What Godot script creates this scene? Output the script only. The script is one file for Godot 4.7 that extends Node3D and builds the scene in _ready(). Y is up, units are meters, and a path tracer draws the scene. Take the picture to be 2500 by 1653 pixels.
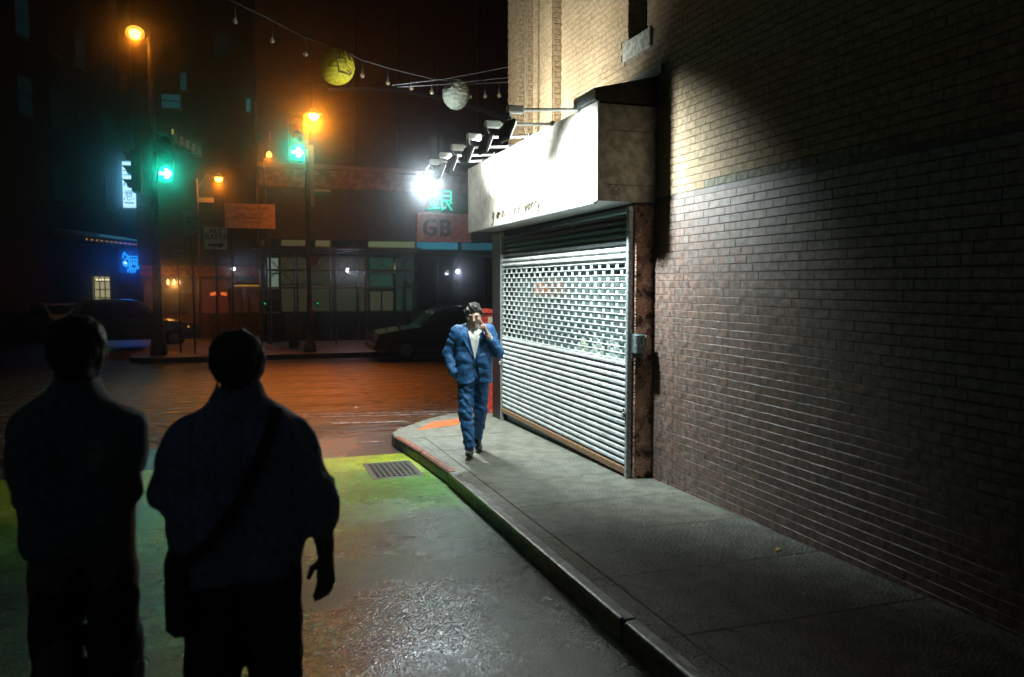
extends Node3D
# Night street corner: camera, sky and exposure first, then the setting, then the things.

const SLOPE := 0.0231          # the alley falls away from the camera
const WALL := 3.834            # x of the corner building's wall
var M := {}
var used := {}

# ---------------------------------------------------------------- helpers
func lin(r: float, g: float, b: float) -> Color:
	return Color(r, g, b).linear_to_srgb()

func mat(r: float, g: float, b: float, rough := 0.8, metal := 0.0, grain := 0.0, grain_scale := 4.0, relief := 0.0) -> StandardMaterial3D:
	var m := StandardMaterial3D.new()
	m.albedo_color = lin(r, g, b)
	m.roughness = rough
	m.metallic = metal
	if grain > 0.0 or relief > 0.0:
		m.uv1_triplanar = true
		m.uv1_world_triplanar = true
		m.uv1_scale = Vector3.ONE * grain_scale
	if grain > 0.0:
		m.albedo_texture = grain_tex(grain)
	if relief > 0.0:
		m.normal_enabled = true
		m.normal_texture = bump_tex()
		m.normal_scale = relief
	return m

func glow(r: float, g: float, b: float, strength := 1.0) -> StandardMaterial3D:
	var m := StandardMaterial3D.new()
	m.albedo_color = lin(0.02, 0.02, 0.02)
	m.emission_enabled = true
	m.emission = lin(r, g, b)
	m.emission_energy_multiplier = strength
	return m

var grain_cache := {}
func grain_tex(amount: float) -> ImageTexture:
	var key := snappedf(amount, 0.05)
	if grain_cache.has(key):
		return grain_cache[key]
	var n := FastNoiseLite.new()
	n.seed = 11 + int(key * 100)
	n.frequency = 0.02
	n.fractal_octaves = 6
	n.fractal_gain = 0.62
	var im := n.get_seamless_image(256, 256)
	im.convert(Image.FORMAT_RGB8)
	var lo := 1.0 - key
	for y in 256:
		for x in 256:
			var v := lerpf(lo, 1.0, smoothstep(0.2, 0.8, im.get_pixel(x, y).r))
			im.set_pixel(x, y, Color(v, v, v))
	var t := ImageTexture.create_from_image(im)
	grain_cache[key] = t
	return t

var bump_cache: ImageTexture
func bump_tex() -> ImageTexture:
	if bump_cache:
		return bump_cache
	var n := FastNoiseLite.new()
	n.seed = 5
	n.frequency = 0.22
	n.fractal_octaves = 4
	var im := n.get_seamless_image(256, 256)
	im.convert(Image.FORMAT_RGBA8)
	im.bump_map_to_normal_map(6.0)
	bump_cache = ImageTexture.create_from_image(im)
	return bump_cache

func numbered(called: String) -> String:
	if not used.has(called):
		used[called] = 0
		return called
	used[called] += 1
	return "%s_%03d" % [called, used[called]]

func tag(o: Node3D, label: String, category: String, group := "") -> Node3D:
	o.set_meta("label", label)
	o.set_meta("category", category)
	if group:
		o.set_meta("group", group)
	return o

func thing(called: String, at: Vector3, label: String, category: String, group := "", turn := 0.0) -> Node3D:
	var o := Node3D.new()
	o.name = numbered(called)
	add_child(o)
	o.position = at
	o.rotation.y = turn
	return tag(o, label, category, group)

func put(parent: Node3D, called: String, mesh: Mesh, m: Material, at := Vector3.ZERO, basis := Basis.IDENTITY) -> MeshInstance3D:
	var o := MeshInstance3D.new()
	o.name = called
	o.mesh = mesh
	o.material_override = m
	o.cast_shadow = GeometryInstance3D.SHADOW_CASTING_SETTING_ON
	parent.add_child(o, true)
	o.transform = Transform3D(basis, at)
	return o

func struct(called: String, mesh: Mesh, m: Material, at := Vector3.ZERO, basis := Basis.IDENTITY) -> MeshInstance3D:
	var o := put(self, called, mesh, m, at, basis)
	o.set_meta("kind", "structure")
	return o

func new_st() -> SurfaceTool:
	var st := SurfaceTool.new()
	st.begin(Mesh.PRIMITIVE_TRIANGLES)
	return st

func quad(st: SurfaceTool, a: Vector3, b: Vector3, c: Vector3, d: Vector3) -> void:
	var n := (c - a).cross(b - a)
	if n.length_squared() < 1e-14:
		n = (d - a).cross(c - a)
	n = n.normalized()
	for v in [a, b, c, a, c, d]:
		st.set_normal(n)
		st.set_uv(Vector2(v.x + v.z, v.y))
		st.add_vertex(v)

func tri(st: SurfaceTool, a: Vector3, b: Vector3, c: Vector3) -> void:
	var n := (c - a).cross(b - a).normalized()
	for v in [a, b, c]:
		st.set_normal(n)
		st.set_uv(Vector2(v.x + v.z, v.y))
		st.add_vertex(v)

# box with chamfered edges, centred
func add_box(st: SurfaceTool, c: Vector3, s: Vector3, bevel := 0.0, basis := Basis.IDENTITY) -> void:
	var h := s * 0.5
	var b := minf(bevel, minf(h.x, minf(h.y, h.z)) * 0.6)
	var P := func(x: float, y: float, z: float) -> Vector3:
		return c + basis * Vector3(x, y, z)
	var ix := h.x - b
	var iy := h.y - b
	var iz := h.z - b
	quad(st, P.call(-ix, iy, h.z), P.call(ix, iy, h.z), P.call(ix, -iy, h.z), P.call(-ix, -iy, h.z))
	quad(st, P.call(ix, iy, -h.z), P.call(-ix, iy, -h.z), P.call(-ix, -iy, -h.z), P.call(ix, -iy, -h.z))
	quad(st, P.call(h.x, iy, iz), P.call(h.x, iy, -iz), P.call(h.x, -iy, -iz), P.call(h.x, -iy, iz))
	quad(st, P.call(-h.x, iy, -iz), P.call(-h.x, iy, iz), P.call(-h.x, -iy, iz), P.call(-h.x, -iy, -iz))
	quad(st, P.call(-ix, h.y, -iz), P.call(ix, h.y, -iz), P.call(ix, h.y, iz), P.call(-ix, h.y, iz))
	quad(st, P.call(-ix, -h.y, iz), P.call(ix, -h.y, iz), P.call(ix, -h.y, -iz), P.call(-ix, -h.y, -iz))
	if b <= 0.0:
		return
	for sx in [-1.0, 1.0]:
		for sy in [-1.0, 1.0]:
			quad(st, P.call(sx * h.x, sy * iy, -iz), P.call(sx * h.x, sy * iy, iz), P.call(sx * ix, sy * h.y, iz), P.call(sx * ix, sy * h.y, -iz))
			quad(st, P.call(sx * h.x, -iy, sy * iz), P.call(sx * h.x, iy, sy * iz), P.call(sx * ix, iy, sy * h.z), P.call(sx * ix, -iy, sy * h.z))
			quad(st, P.call(-ix, sx * h.y, sy * iz), P.call(ix, sx * h.y, sy * iz), P.call(ix, sx * iy, sy * h.z), P.call(-ix, sx * iy, sy * h.z))
			for sz in [-1.0, 1.0]:
				tri(st, P.call(sx * h.x, sy * iy, sz * iz), P.call(sx * ix, sy * h.y, sz * iz), P.call(sx * ix, sy * iy, sz * h.z))

func box(s: Vector3, bevel := 0.0) -> ArrayMesh:
	var st := new_st()
	add_box(st, Vector3.ZERO, s, bevel)
	return st.commit()

# box from one corner to the other
func span(parent: Node3D, called: String, a: Vector3, b: Vector3, m: Material, bevel := 0.0) -> MeshInstance3D:
	return put(parent, called, box((b - a).abs(), bevel), m, (a + b) * 0.5)

func frame_of(d: Vector3) -> Basis:
	var y := d.normalized()
	var x := Vector3(0, 0, 1) if absf(y.z) < 0.9 else Vector3(1, 0, 0)
	x = (x - y * x.dot(y)).normalized()
	return Basis(x, y, x.cross(y))

func add_tube(st: SurfaceTool, pts: Array, radii: Array, sides := 10, caps := true) -> void:
	var rings := []
	for i in pts.size():
		var d: Vector3
		if i == 0:
			d = pts[1] - pts[0]
		elif i == pts.size() - 1:
			d = pts[i] - pts[i - 1]
		else:
			d = (pts[i + 1] - pts[i]).normalized() + (pts[i] - pts[i - 1]).normalized()
		var f := frame_of(d)
		var ring := []
		var r: float = radii[mini(i, radii.size() - 1)]
		for k in sides:
			var a := TAU * k / sides
			ring.append([pts[i] + f.x * cos(a) * r + f.z * sin(a) * r, (f.x * cos(a) + f.z * sin(a))])
		rings.append(ring)
	for i in rings.size() - 1:
		for k in sides:
			var k2 := (k + 1) % sides
			for q in [[i, k], [i + 1, k2], [i + 1, k], [i, k], [i, k2], [i + 1, k2]]:
				st.set_normal(rings[q[0]][q[1]][1])
				st.set_uv(Vector2(float(q[1]) / sides, float(q[0])))
				st.add_vertex(rings[q[0]][q[1]][0])
	if caps:
		for e in [0, rings.size() - 1]:
			for k in sides:
				tri(st, pts[e], rings[e][k][0], rings[e][(k + 1) % sides][0])

func tube(pts: Array, radii: Array, sides := 10) -> ArrayMesh:
	var st := new_st()
	add_tube(st, pts, radii, sides)
	return st.commit()

# profile of Vector2(radius, height), turned round y
func add_lathe(st: SurfaceTool, prof: Array, sides := 20, at := Vector3.ZERO, basis := Basis.IDENTITY) -> void:
	for i in prof.size() - 1:
		var a: Vector2 = prof[i]
		var b: Vector2 = prof[i + 1]
		for k in sides:
			var t0 := TAU * k / sides
			var t1 := TAU * (k + 1) / sides
			var d0 := Vector3(cos(t0), 0, sin(t0))
			var d1 := Vector3(cos(t1), 0, sin(t1))
			var slope := Vector2(b.y - a.y, -(b.x - a.x)).normalized()
			var na := basis * (d0 * slope.x + Vector3.UP * slope.y)
			var nb := basis * (d1 * slope.x + Vector3.UP * slope.y)
			var p := [at + basis * (d0 * a.x + Vector3.UP * a.y), at + basis * (d1 * a.x + Vector3.UP * a.y), at + basis * (d1 * b.x + Vector3.UP * b.y), at + basis * (d0 * b.x + Vector3.UP * b.y)]
			for q in [[0, na], [1, nb], [2, nb], [0, na], [2, nb], [3, na]]:
				st.set_normal(q[1])
				st.set_uv(Vector2(float(k) / sides, float(i)))
				st.add_vertex(p[q[0]])

func lathe(prof: Array, sides := 20) -> ArrayMesh:
	var st := new_st()
	add_lathe(st, prof, sides)
	return st.commit()

# outline in x,y pushed through z from -d/2 to d/2
func add_prism(st: SurfaceTool, poly: PackedVector2Array, d: float, xf := Transform3D.IDENTITY) -> void:
	var ids := Geometry2D.triangulate_polygon(poly)
	for i in range(0, ids.size(), 3):
		var p: Array = [poly[ids[i]], poly[ids[i + 1]], poly[ids[i + 2]]]
		tri(st, xf * Vector3(p[0].x, p[0].y, d / 2), xf * Vector3(p[1].x, p[1].y, d / 2), xf * Vector3(p[2].x, p[2].y, d / 2))
		tri(st, xf * Vector3(p[0].x, p[0].y, -d / 2), xf * Vector3(p[2].x, p[2].y, -d / 2), xf * Vector3(p[1].x, p[1].y, -d / 2))
	for i in poly.size():
		var a := poly[i]
		var b := poly[(i + 1) % poly.size()]
		quad(st, xf * Vector3(a.x, a.y, d / 2), xf * Vector3(b.x, b.y, d / 2), xf * Vector3(b.x, b.y, -d / 2), xf * Vector3(a.x, a.y, -d / 2))

func prism(poly: Array, d: float, xf := Transform3D.IDENTITY) -> ArrayMesh:
	var st := new_st()
	add_prism(st, PackedVector2Array(poly), d, xf)
	return st.commit()

# brush strokes: polylines of Vector2 in metres, drawn as flat bars in the x,y plane
func strokes(lines: Array, wide: float, deep: float) -> ArrayMesh:
	var st := new_st()
	for l in lines:
		for i in l.size() - 1:
			var a: Vector2 = l[i]
			var b: Vector2 = l[i + 1]
			var d := (b - a)
			var c := (a + b) * 0.5
			add_box(st, Vector3(c.x, c.y, 0), Vector3(d.length() + wide * 0.7, wide, deep), 0.0, Basis(Vector3.BACK, d.angle()))
	return st.commit()

func scaled(lines: Array, w: float, h: float) -> Array:
	var out := []
	for l in lines:
		var p := []
		for v in l:
			p.append(Vector2((v[0] - 0.5) * w, (0.5 - v[1]) * h))
		out.append(p)
	return out

func words(s: String, height: float, deep := 0.01, bold := false, serif := false) -> TextMesh:
	var t := TextMesh.new()
	var f := SystemFont.new()
	f.font_names = PackedStringArray(["Droid Serif" if serif else "Droid Sans"])
	f.font_weight = 700 if bold else 400
	t.font = f
	t.text = s
	t.font_size = 64
	t.pixel_size = height / 46.0
	t.depth = deep
	return t

func ground_y(z: float) -> float:
	return SLOPE * maxf(z, -11.5)

# ---------------------------------------------------------------- bodies: distance fields meshed as surface nets
class Field:
	var o: Vector3
	var c: float
	var nx: int
	var ny: int
	var nz: int
	var d: PackedFloat32Array

	func _init(lo: Vector3, hi: Vector3, cell: float) -> void:
		o = lo
		c = cell
		nx = int(ceil((hi.x - lo.x) / cell)) + 2
		ny = int(ceil((hi.y - lo.y) / cell)) + 2
		nz = int(ceil((hi.z - lo.z) / cell)) + 2
		d.resize(nx * ny * nz)
		d.fill(0.5)

	# tapered capsule joined by a smooth minimum; squash > 1 flattens along z
	func bone(a: Vector3, b: Vector3, ra: float, rb: float, k := 0.03, squash := 1.0) -> void:
		var r := maxf(ra, rb) + k + c * 2.0
		var lo := (a.min(b) - Vector3.ONE * r - o) / c
		var hi := (a.max(b) + Vector3.ONE * r - o) / c
		var x0 := clampi(int(lo.x), 0, nx - 1)
		var x1 := clampi(int(hi.x) + 1, 0, nx - 1)
		var y0 := clampi(int(lo.y), 0, ny - 1)
		var y1 := clampi(int(hi.y) + 1, 0, ny - 1)
		var z0 := clampi(int(lo.z), 0, nz - 1)
		var z1 := clampi(int(hi.z) + 1, 0, nz - 1)
		var ab := b - a
		ab.z *= squash
		var inv := 1.0 / maxf(ab.length_squared(), 1e-8)
		for z in range(z0, z1 + 1):
			for y in range(y0, y1 + 1):
				var row := (z * ny + y) * nx
				for x in range(x0, x1 + 1):
					var p := o + Vector3(x, y, z) * c - a
					p.z *= squash
					var t := clampf(p.dot(ab) * inv, 0.0, 1.0)
					var e := (p - ab * t).length() - (ra + (rb - ra) * t)
					var old := d[row + x]
					var h := maxf(k - absf(old - e), 0.0) / k
					d[row + x] = minf(old, e) - h * h * k * 0.25

	func each(f: Callable) -> void:
		for z in nz:
			for y in ny:
				var row := (z * ny + y) * nx
				for x in nx:
					var v := d[row + x]
					if v < 0.12 and v > -0.12:
						d[row + x] = f.call(o + Vector3(x, y, z) * c, v)

	func emit(st: SurfaceTool) -> void:
		var at := PackedInt32Array()
		at.resize(nx * ny * nz)
		at.fill(-1)
		var vs := PackedVector3Array()
		var step := [1, nx, nx * ny]
		var lim := c * 2.2
		for z in nz - 1:
			for y in ny - 1:
				var row := (z * ny + y) * nx
				for x in nx - 1:
					var i := row + x
					var v0 := d[i]
					if v0 > lim or v0 < -lim:
						continue
					var n := 0
					var sum := Vector3.ZERO
					for e in EDGES:
						var va := d[i + e[0] + e[1] * nx + e[2] * nx * ny]
						var vb := d[i + e[3] + e[4] * nx + e[5] * nx * ny]
						if (va < 0.0) != (vb < 0.0):
							var t := va / (va - vb)
							sum += Vector3(lerpf(e[0], e[3], t), lerpf(e[1], e[4], t), lerpf(e[2], e[5], t))
							n += 1
					if n:
						at[i] = vs.size()
						vs.append(o + (Vector3(x, y, z) + sum / n) * c)
		for z in range(1, nz - 1):
			for y in range(1, ny - 1):
				var row := (z * ny + y) * nx
				for x in range(1, nx - 1):
					var i := row + x
					if at[i] < 0:
						continue
					var inside := d[i] < 0.0
					for ax in 3:
						var j: int = i + step[ax]
						if (d[j] < 0.0) == inside:
							continue
						var u: int = step[(ax + 1) % 3]
						var w: int = step[(ax + 2) % 3]
						var q := [at[i], at[i - u], at[i - u - w], at[i - w]]
						if q[0] < 0 or q[1] < 0 or q[2] < 0 or q[3] < 0:
							continue
						var order := [0, 1, 2, 0, 2, 3] if not inside else [0, 2, 1, 0, 3, 2]
						for k in order:
							st.set_smooth_group(0)
							st.set_uv(Vector2(vs[q[k]].x, vs[q[k]].y))
							st.add_vertex(vs[q[k]])

	const EDGES := [[0,0,0,1,0,0],[0,1,0,1,1,0],[0,0,1,1,0,1],[0,1,1,1,1,1],[0,0,0,0,1,0],[1,0,0,1,1,0],[0,0,1,0,1,1],[1,0,1,1,1,1],[0,0,0,0,0,1],[1,0,0,1,0,1],[0,1,0,0,1,1],[1,1,0,1,1,1]]

func smooth(st: SurfaceTool) -> ArrayMesh:
	st.generate_normals()
	return st.commit()

# a hand in its own fine grid: wrist, direction of the fingers, direction of the thumb side, curl of each finger 0..1
func add_hand(st: SurfaceTool, wrist: Vector3, along: Vector3, thumb_side: Vector3, curl: Array, size := 1.0, flip := 1.0) -> void:
	var f := along.normalized()
	var s := (thumb_side - f * thumb_side.dot(f)).normalized()
	var palm := f.cross(s) * flip               # the fingers bend towards this side
	var lo := wrist - Vector3.ONE * 0.21 * size
	var fl := Field.new(lo, wrist + Vector3.ONE * 0.21 * size, 0.004)
	var knuckle := wrist + f * 0.085 * size
	fl.bone(wrist - f * 0.05 * size, wrist, 0.027 * size, 0.025 * size, 0.01)
	for i in 4:
		var off: float = [0.030, 0.010, -0.011, -0.030][i]
		fl.bone(wrist + s * off * 0.55 * size, knuckle + s * off * size, 0.016 * size, 0.0135 * size, 0.012)
	for i in 4:
		var off: float = [0.031, 0.010, -0.011, -0.031][i]
		var leng: float = [0.072, 0.080, 0.074, 0.058][i]
		var p := knuckle + s * off * size
		var a := 0.0
		for j in 3:
			a += curl[i] * [0.9, 1.3, 1.0][j]
			var dirv := f * cos(a) + palm * sin(a) + s * off * 0.8
			var q: Vector3 = p + dirv.normalized() * leng * [0.46, 0.32, 0.22][j] * size
			fl.bone(p, q, [0.0098, 0.009, 0.0082][j] * size, [0.009, 0.0082, 0.007][j] * size, 0.005)
			p = q
	var tp := wrist + f * 0.025 * size + s * 0.024 * size
	var ta: Vector3 = (f * 0.75 + s * 0.75 + palm * (0.25 + curl[4])).normalized()
	var tq: Vector3 = tp + ta * 0.042 * size
	fl.bone(tp, tq, 0.0135 * size, 0.0105 * size, 0.01)
	fl.bone(tq, tq + (ta * 0.4 + f * 0.9 + palm * curl[4] * 0.8).normalized() * 0.036 * size, 0.0105 * size, 0.0085 * size, 0.006)
	fl.emit(st)

var cloth_noise := FastNoiseLite.new()

# ---------------------------------------------------------------- scene
func _ready() -> void:
	set_camera_and_air()
	make_materials()
	build_ground()
	build_corner_building()
	build_shutter()
	build_shop_sign()
	build_floodlights()
	build_far_side()
	build_street_poles()
	build_signs()
	build_cars()
	build_string_lights()
	build_red_box()
	build_people()
	build_litter()

func set_camera_and_air() -> void:
	var cam := Camera3D.new()
	cam.name = "camera"
	cam.position = Vector3(0, 1.93, 0)
	cam.fov = 46.05
	cam.rotation_degrees = Vector3(-3.884, -18.16, 0)
	cam.fov = 46.05
	cam.near = 0.05
	cam.far = 500.0
	var ca := CameraAttributesPhysical.new()
	ca.frustum_focus_distance = 9.4
	ca.frustum_focal_length = 28.235
	ca.exposure_aperture = 1.8
	cam.attributes = ca
	add_child(cam)
	cam.current = true
	var we := WorldEnvironment.new()
	we.name = "night_air"
	var e := Environment.new()
	e.background_mode = Environment.BG_SKY
	var sky := Sky.new()
	var sm := ProceduralSkyMaterial.new()
	sm.sky_top_color = Color(0.06, 0.085, 0.10)
	sm.sky_horizon_color = Color(0.20, 0.235, 0.26)
	sm.ground_horizon_color = Color(0.03, 0.035, 0.04)
	sm.ground_bottom_color = Color(0.02, 0.02, 0.02)
	sm.sky_curve = 0.12
	sky.sky_material = sm
	e.sky = sky
	e.background_energy_multiplier = 1.0
	e.tonemap_mode = Environment.TONE_MAPPER_LINEAR
	e.tonemap_exposure = 1.0
	e.volumetric_fog_enabled = true
	e.volumetric_fog_density = 0.006
	e.volumetric_fog_albedo = Color(0.9, 0.93, 0.95)
	e.volumetric_fog_anisotropy = 0.982
	e.ssao_enabled = true
	e.ssil_enabled = true
	e.sdfgi_enabled = true
	we.environment = e
	add_child(we)

func make_materials() -> void:
	M.concrete = mat(0.23, 0.235, 0.20, 0.62, 0.0, 0.25, 1.7, 0.35)
	M.kerb_steel = mat(0.16, 0.165, 0.17, 0.42, 0.6, 0.4, 1.6, 0.3)
	M.kerb_red = mat(0.30, 0.09, 0.05, 0.7, 0.0, 0.5, 2.5, 0.3)
	M.asphalt = mat(0.045, 0.045, 0.048, 0.36, 0.0, 0.5, 0.5, 0.5)
	M.paint_line = mat(0.42, 0.41, 0.38, 0.5, 0.0, 0.75, 1.3, 0.3)
	M.black_metal = mat(0.02, 0.02, 0.022, 0.45, 0.4, 0.3, 2.0)
	M.dark = mat(0.016, 0.016, 0.018, 0.7)
	M.grey_metal = mat(0.25, 0.26, 0.27, 0.42, 0.7, 0.35, 3.0)
	M.galvanised = mat(0.42, 0.45, 0.46, 0.4, 0.55, 0.3, 5.0)
	M.white_paint = mat(0.72, 0.72, 0.70, 0.45)
	M.rust = mat(0.30, 0.17, 0.08, 0.8, 0.0, 0.55, 6.0, 0.3)
	M.glass = StandardMaterial3D.new()
	M.glass.albedo_color = Color(0.6, 0.7, 0.7, 0.12)
	M.glass.transparency = BaseMaterial3D.TRANSPARENCY_ALPHA
	M.glass.roughness = 0.03
	M.dark_glass = mat(0.01, 0.012, 0.014, 0.06)
	M.rubber = mat(0.015, 0.015, 0.015, 0.85)

# ---------------------------------------------------------------- ground
func road_material() -> StandardMaterial3D:
	# x -8.2 .. 2.04, z 5 .. -11.5: the worn coloured street paint over asphalt
	var w := 640
	var h := 1024
	var n1 := FastNoiseLite.new()
	n1.seed = 3
	n1.frequency = 0.55
	n1.fractal_octaves = 5
	var n2 := FastNoiseLite.new()
	n2.seed = 8
	n2.frequency = 6.0
	n2.fractal_octaves = 4
	n2.fractal_gain = 0.7
	var im := Image.create(w, h, false, Image.FORMAT_RGB8)
	var rg := Image.create(w, h, false, Image.FORMAT_RGB8)
	var tar := Vector3(0.05, 0.05, 0.052)
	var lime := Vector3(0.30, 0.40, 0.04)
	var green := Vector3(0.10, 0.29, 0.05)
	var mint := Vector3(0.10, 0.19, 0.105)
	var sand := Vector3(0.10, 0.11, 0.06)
	for j in h:
		var z := lerpf(5.0, -11.5, (j + 0.5) / h)
		for i in w:
			var x := lerpf(-8.2, 2.04, (i + 0.5) / w)
			var a := n1.get_noise_2d(x, z)
			var b := n2.get_noise_2d(x, z)
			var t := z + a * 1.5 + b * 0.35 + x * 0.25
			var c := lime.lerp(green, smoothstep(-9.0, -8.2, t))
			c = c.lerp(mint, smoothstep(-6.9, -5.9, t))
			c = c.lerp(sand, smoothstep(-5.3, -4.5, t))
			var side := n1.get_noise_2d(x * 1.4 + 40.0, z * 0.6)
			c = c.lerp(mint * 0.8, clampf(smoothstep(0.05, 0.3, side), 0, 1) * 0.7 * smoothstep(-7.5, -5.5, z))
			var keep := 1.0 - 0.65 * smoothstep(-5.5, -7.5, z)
			var wear := smoothstep(0.02, 0.5, a * 0.75 + b * 0.8 + 0.1 * n1.get_noise_2d(x * 3.0, z * 3.0 + 9.0))
			wear = maxf(wear, smoothstep(0.30, 0.42, n1.get_noise_2d(x * 1.1 + 17.0, z * 2.2)) * 0.85)
			wear = maxf(wear, smoothstep(0.12, 0.0, 2.02 - x + b * 0.12) * 0.85)
			var edge := smoothstep(-10.02 + b * 0.05, -10.05 + b * 0.05, z)
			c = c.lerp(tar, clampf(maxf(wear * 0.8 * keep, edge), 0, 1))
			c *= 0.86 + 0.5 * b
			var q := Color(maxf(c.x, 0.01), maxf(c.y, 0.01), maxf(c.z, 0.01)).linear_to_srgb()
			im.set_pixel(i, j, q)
			var wet := smoothstep(-0.35, 0.15, n1.get_noise_2d(x * 0.8 - 30.0, z * 0.8) + 0.25 * b)
			var r := lerpf(0.36, 0.19, wet)
			rg.set_pixel(i, j, Color(r, r, r))
	var nn := FastNoiseLite.new()
	nn.seed = 21
	nn.frequency = 0.45
	nn.fractal_octaves = 3
	var bm := nn.get_seamless_image(2048, 2048)
	bm.convert(Image.FORMAT_RGBA8)
	bm.bump_map_to_normal_map(7.0)
	var m := StandardMaterial3D.new()
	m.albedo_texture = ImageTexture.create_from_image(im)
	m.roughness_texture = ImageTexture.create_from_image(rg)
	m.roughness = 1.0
	m.normal_enabled = true
	m.normal_texture = ImageTexture.create_from_image(bm)
	m.normal_scale = 0.16
	return m

func road_quad(st: SurfaceTool, x0: float, x1: float, z0: float, z1: float) -> void:
	var p := [Vector2(x0, z0), Vector2(x1, z1), Vector2(x1, z0), Vector2(x0, z0), Vector2(x0, z1), Vector2(x1, z1)]
	for v in p:
		st.set_normal(Vector3(0, 1, -SLOPE).normalized())
		st.set_uv(Vector2((v.x + 8.2) / 10.24, (5.0 - v.y) / 16.5))
		st.add_vertex(Vector3(v.x, SLOPE * v.y, v.y))

func sheet(poly: Array, thick := 0.02) -> ArrayMesh:
	# outline in x,z, top at y = 0
	return prism(poly, thick, Transform3D(Basis(Vector3(1, 0, 0), Vector3(0, 0, 1), Vector3(0, -1, 0)), Vector3(0, -thick / 2, 0)))

func build_ground() -> void:
	struct("ground", sheet([Vector2(-220, 160), Vector2(220, 160), Vector2(220, -240), Vector2(-220, -240)], 0.2), M.asphalt, Vector3(0, -0.45, 0))
	var st := new_st()
	road_quad(st, -8.2, 1.26, 5.0, -11.5)
	road_quad(st, 1.26, 1.78, 5.0, -8.66)
	road_quad(st, 1.26, 1.78, -9.5, -11.5)
	road_quad(st, 1.78, 2.04, 5.0, -11.5)
	struct("alley_road", st.commit(), road_material())
	var m := mat(0.05, 0.047, 0.045, 0.42, 0.0, 0.55, 0.35, 0.45)
	m.uv1_scale = Vector3(0.10, 1.0, 0.8)
	m.roughness_texture = grain_tex(0.6)
	m.roughness = 0.66
	struct("cross_street", sheet([Vector2(-60, -11.5), Vector2(60, -11.5), Vector2(60, -24.4), Vector2(-60, -24.4)]), m, Vector3(0, -0.2657, 0))
	struct("side_street", sheet([Vector2(-60, -24.4), Vector2(60, -24.4), Vector2(60, -120), Vector2(-60, -120)]), M.asphalt, Vector3(0, -0.275, 0))
	# painted lines left of the old crossing
	var lm: StandardMaterial3D = M.paint_line
	struct("crossing_line", sheet([Vector2(0.2, -13.92), Vector2(3.6, -13.28), Vector2(3.6, -13.2), Vector2(0.2, -13.84)], 0.004), lm, Vector3(0, -0.2597, 0))
	struct("crossing_line", sheet([Vector2(0.2, -13.66), Vector2(3.2, -13.1), Vector2(3.2, -13.02), Vector2(0.2, -13.58)], 0.004), lm, Vector3(0, -0.2597, 0))
	struct("crossing_line", sheet([Vector2(1.15, -12.83), Vector2(2.3, -12.6), Vector2(2.35, -12.5), Vector2(1.2, -12.7)], 0.004), lm, Vector3(0, -0.2597, 0))
	struct("crossing_line", sheet([Vector2(1.36, -11.04), Vector2(1.75, -10.98), Vector2(1.75, -10.94), Vector2(1.36, -10.99)], 0.004), lm, Vector3(0, -0.246, 0))
	# storm drain with its grid of bars
	var d := thing("storm_drain", Vector3(1.52, SLOPE * -9.08, -9.08), "square black iron drain grate in the green road beside the kerb", "drain grate")
	d.rotation.x = -atan(SLOPE)
	put(d, "pit", box(Vector3(0.56, 0.02, 0.88)), M.dark, Vector3(0, -0.3, 0))
	var iron := mat(0.09, 0.09, 0.075, 0.5, 0.3, 0.4, 4.0)
	for i in 9:
		put(d, "bar", box(Vector3(0.022, 0.05, 0.80), 0.004), iron, Vector3(-0.24 + i * 0.06, -0.022, 0))
	for j in 8:
		put(d, "cross_bar", box(Vector3(0.52, 0.04, 0.03), 0.004), iron, Vector3(0, -0.019, -0.37 + j * 0.1057))
	for s in [-1.0, 1.0]:
		put(d, "rim", box(Vector3(0.04, 0.3, 0.92), 0.004), iron, Vector3(s * 0.27, -0.145, 0))
		put(d, "rim", box(Vector3(0.5, 0.3, 0.04), 0.004), iron, Vector3(0, -0.145, s * 0.43))
	# near pavement
	var w := Node3D.new()
	w.name = "sidewalk"
	w.rotation.x = -atan(SLOPE)
	w.set_meta("kind", "structure")
	add_child(w)
	var ct := concrete_tex()
	var cm := [M.concrete, mat(0.21, 0.215, 0.185, 0.6, 0.0, 0.3, 1.5, 0.35), mat(0.235, 0.235, 0.195, 0.64, 0.0, 0.25, 1.9, 0.35)]
	for q in cm:
		q.albedo_texture = ct
		q.uv1_scale = Vector3.ONE * [0.61, 0.53, 0.67][cm.find(q)]
	var zs := [3.0, 1.1, 0.15, -0.8, -1.75, -2.7, -3.65, -4.6, -5.55, -6.48, -7.45, -8.4, -9.35, -10.3]
	for i in zs.size() - 1:
		var z0: float = zs[i] - 0.0025
		var z1: float = zs[i + 1] + 0.0025
		put(w, "slab", box(Vector3(1.705, 0.2, z0 - z1), 0.004), cm[i % 3], Vector3(2.17 + 0.85, 0.04, (z0 + z1) / 2))
		put(w, "edge_slab", box(Vector3(0.128, 0.2, z0 - z1), 0.004), cm[(i + 1) % 3], Vector3(2.10, 0.037, (z0 + z1) / 2))
	var corner := [Vector2(1.86, -10.31), Vector2(3.87, -10.31), Vector2(3.87, -11.9), Vector2(14, -11.9), Vector2(14, -13.0), Vector2(4.1, -13.0), Vector2(3.5, -12.72), Vector2(3.05, -12.40), Vector2(2.55, -11.95), Vector2(2.1, -11.32), Vector2(1.86, -10.85)]
	put(w, "corner_slab", sheet(corner, 0.2), cm[0], Vector3(0, 0.14, 0))
	put(w, "edge_filler", sheet([Vector2(2.034, -8.05), Vector2(2.034, -10.309), Vector2(1.86, -10.309), Vector2(1.965, -9.3), Vector2(2.0, -8.7)], 0.2), cm[1], Vector3(0, 0.138, 0))
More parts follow.
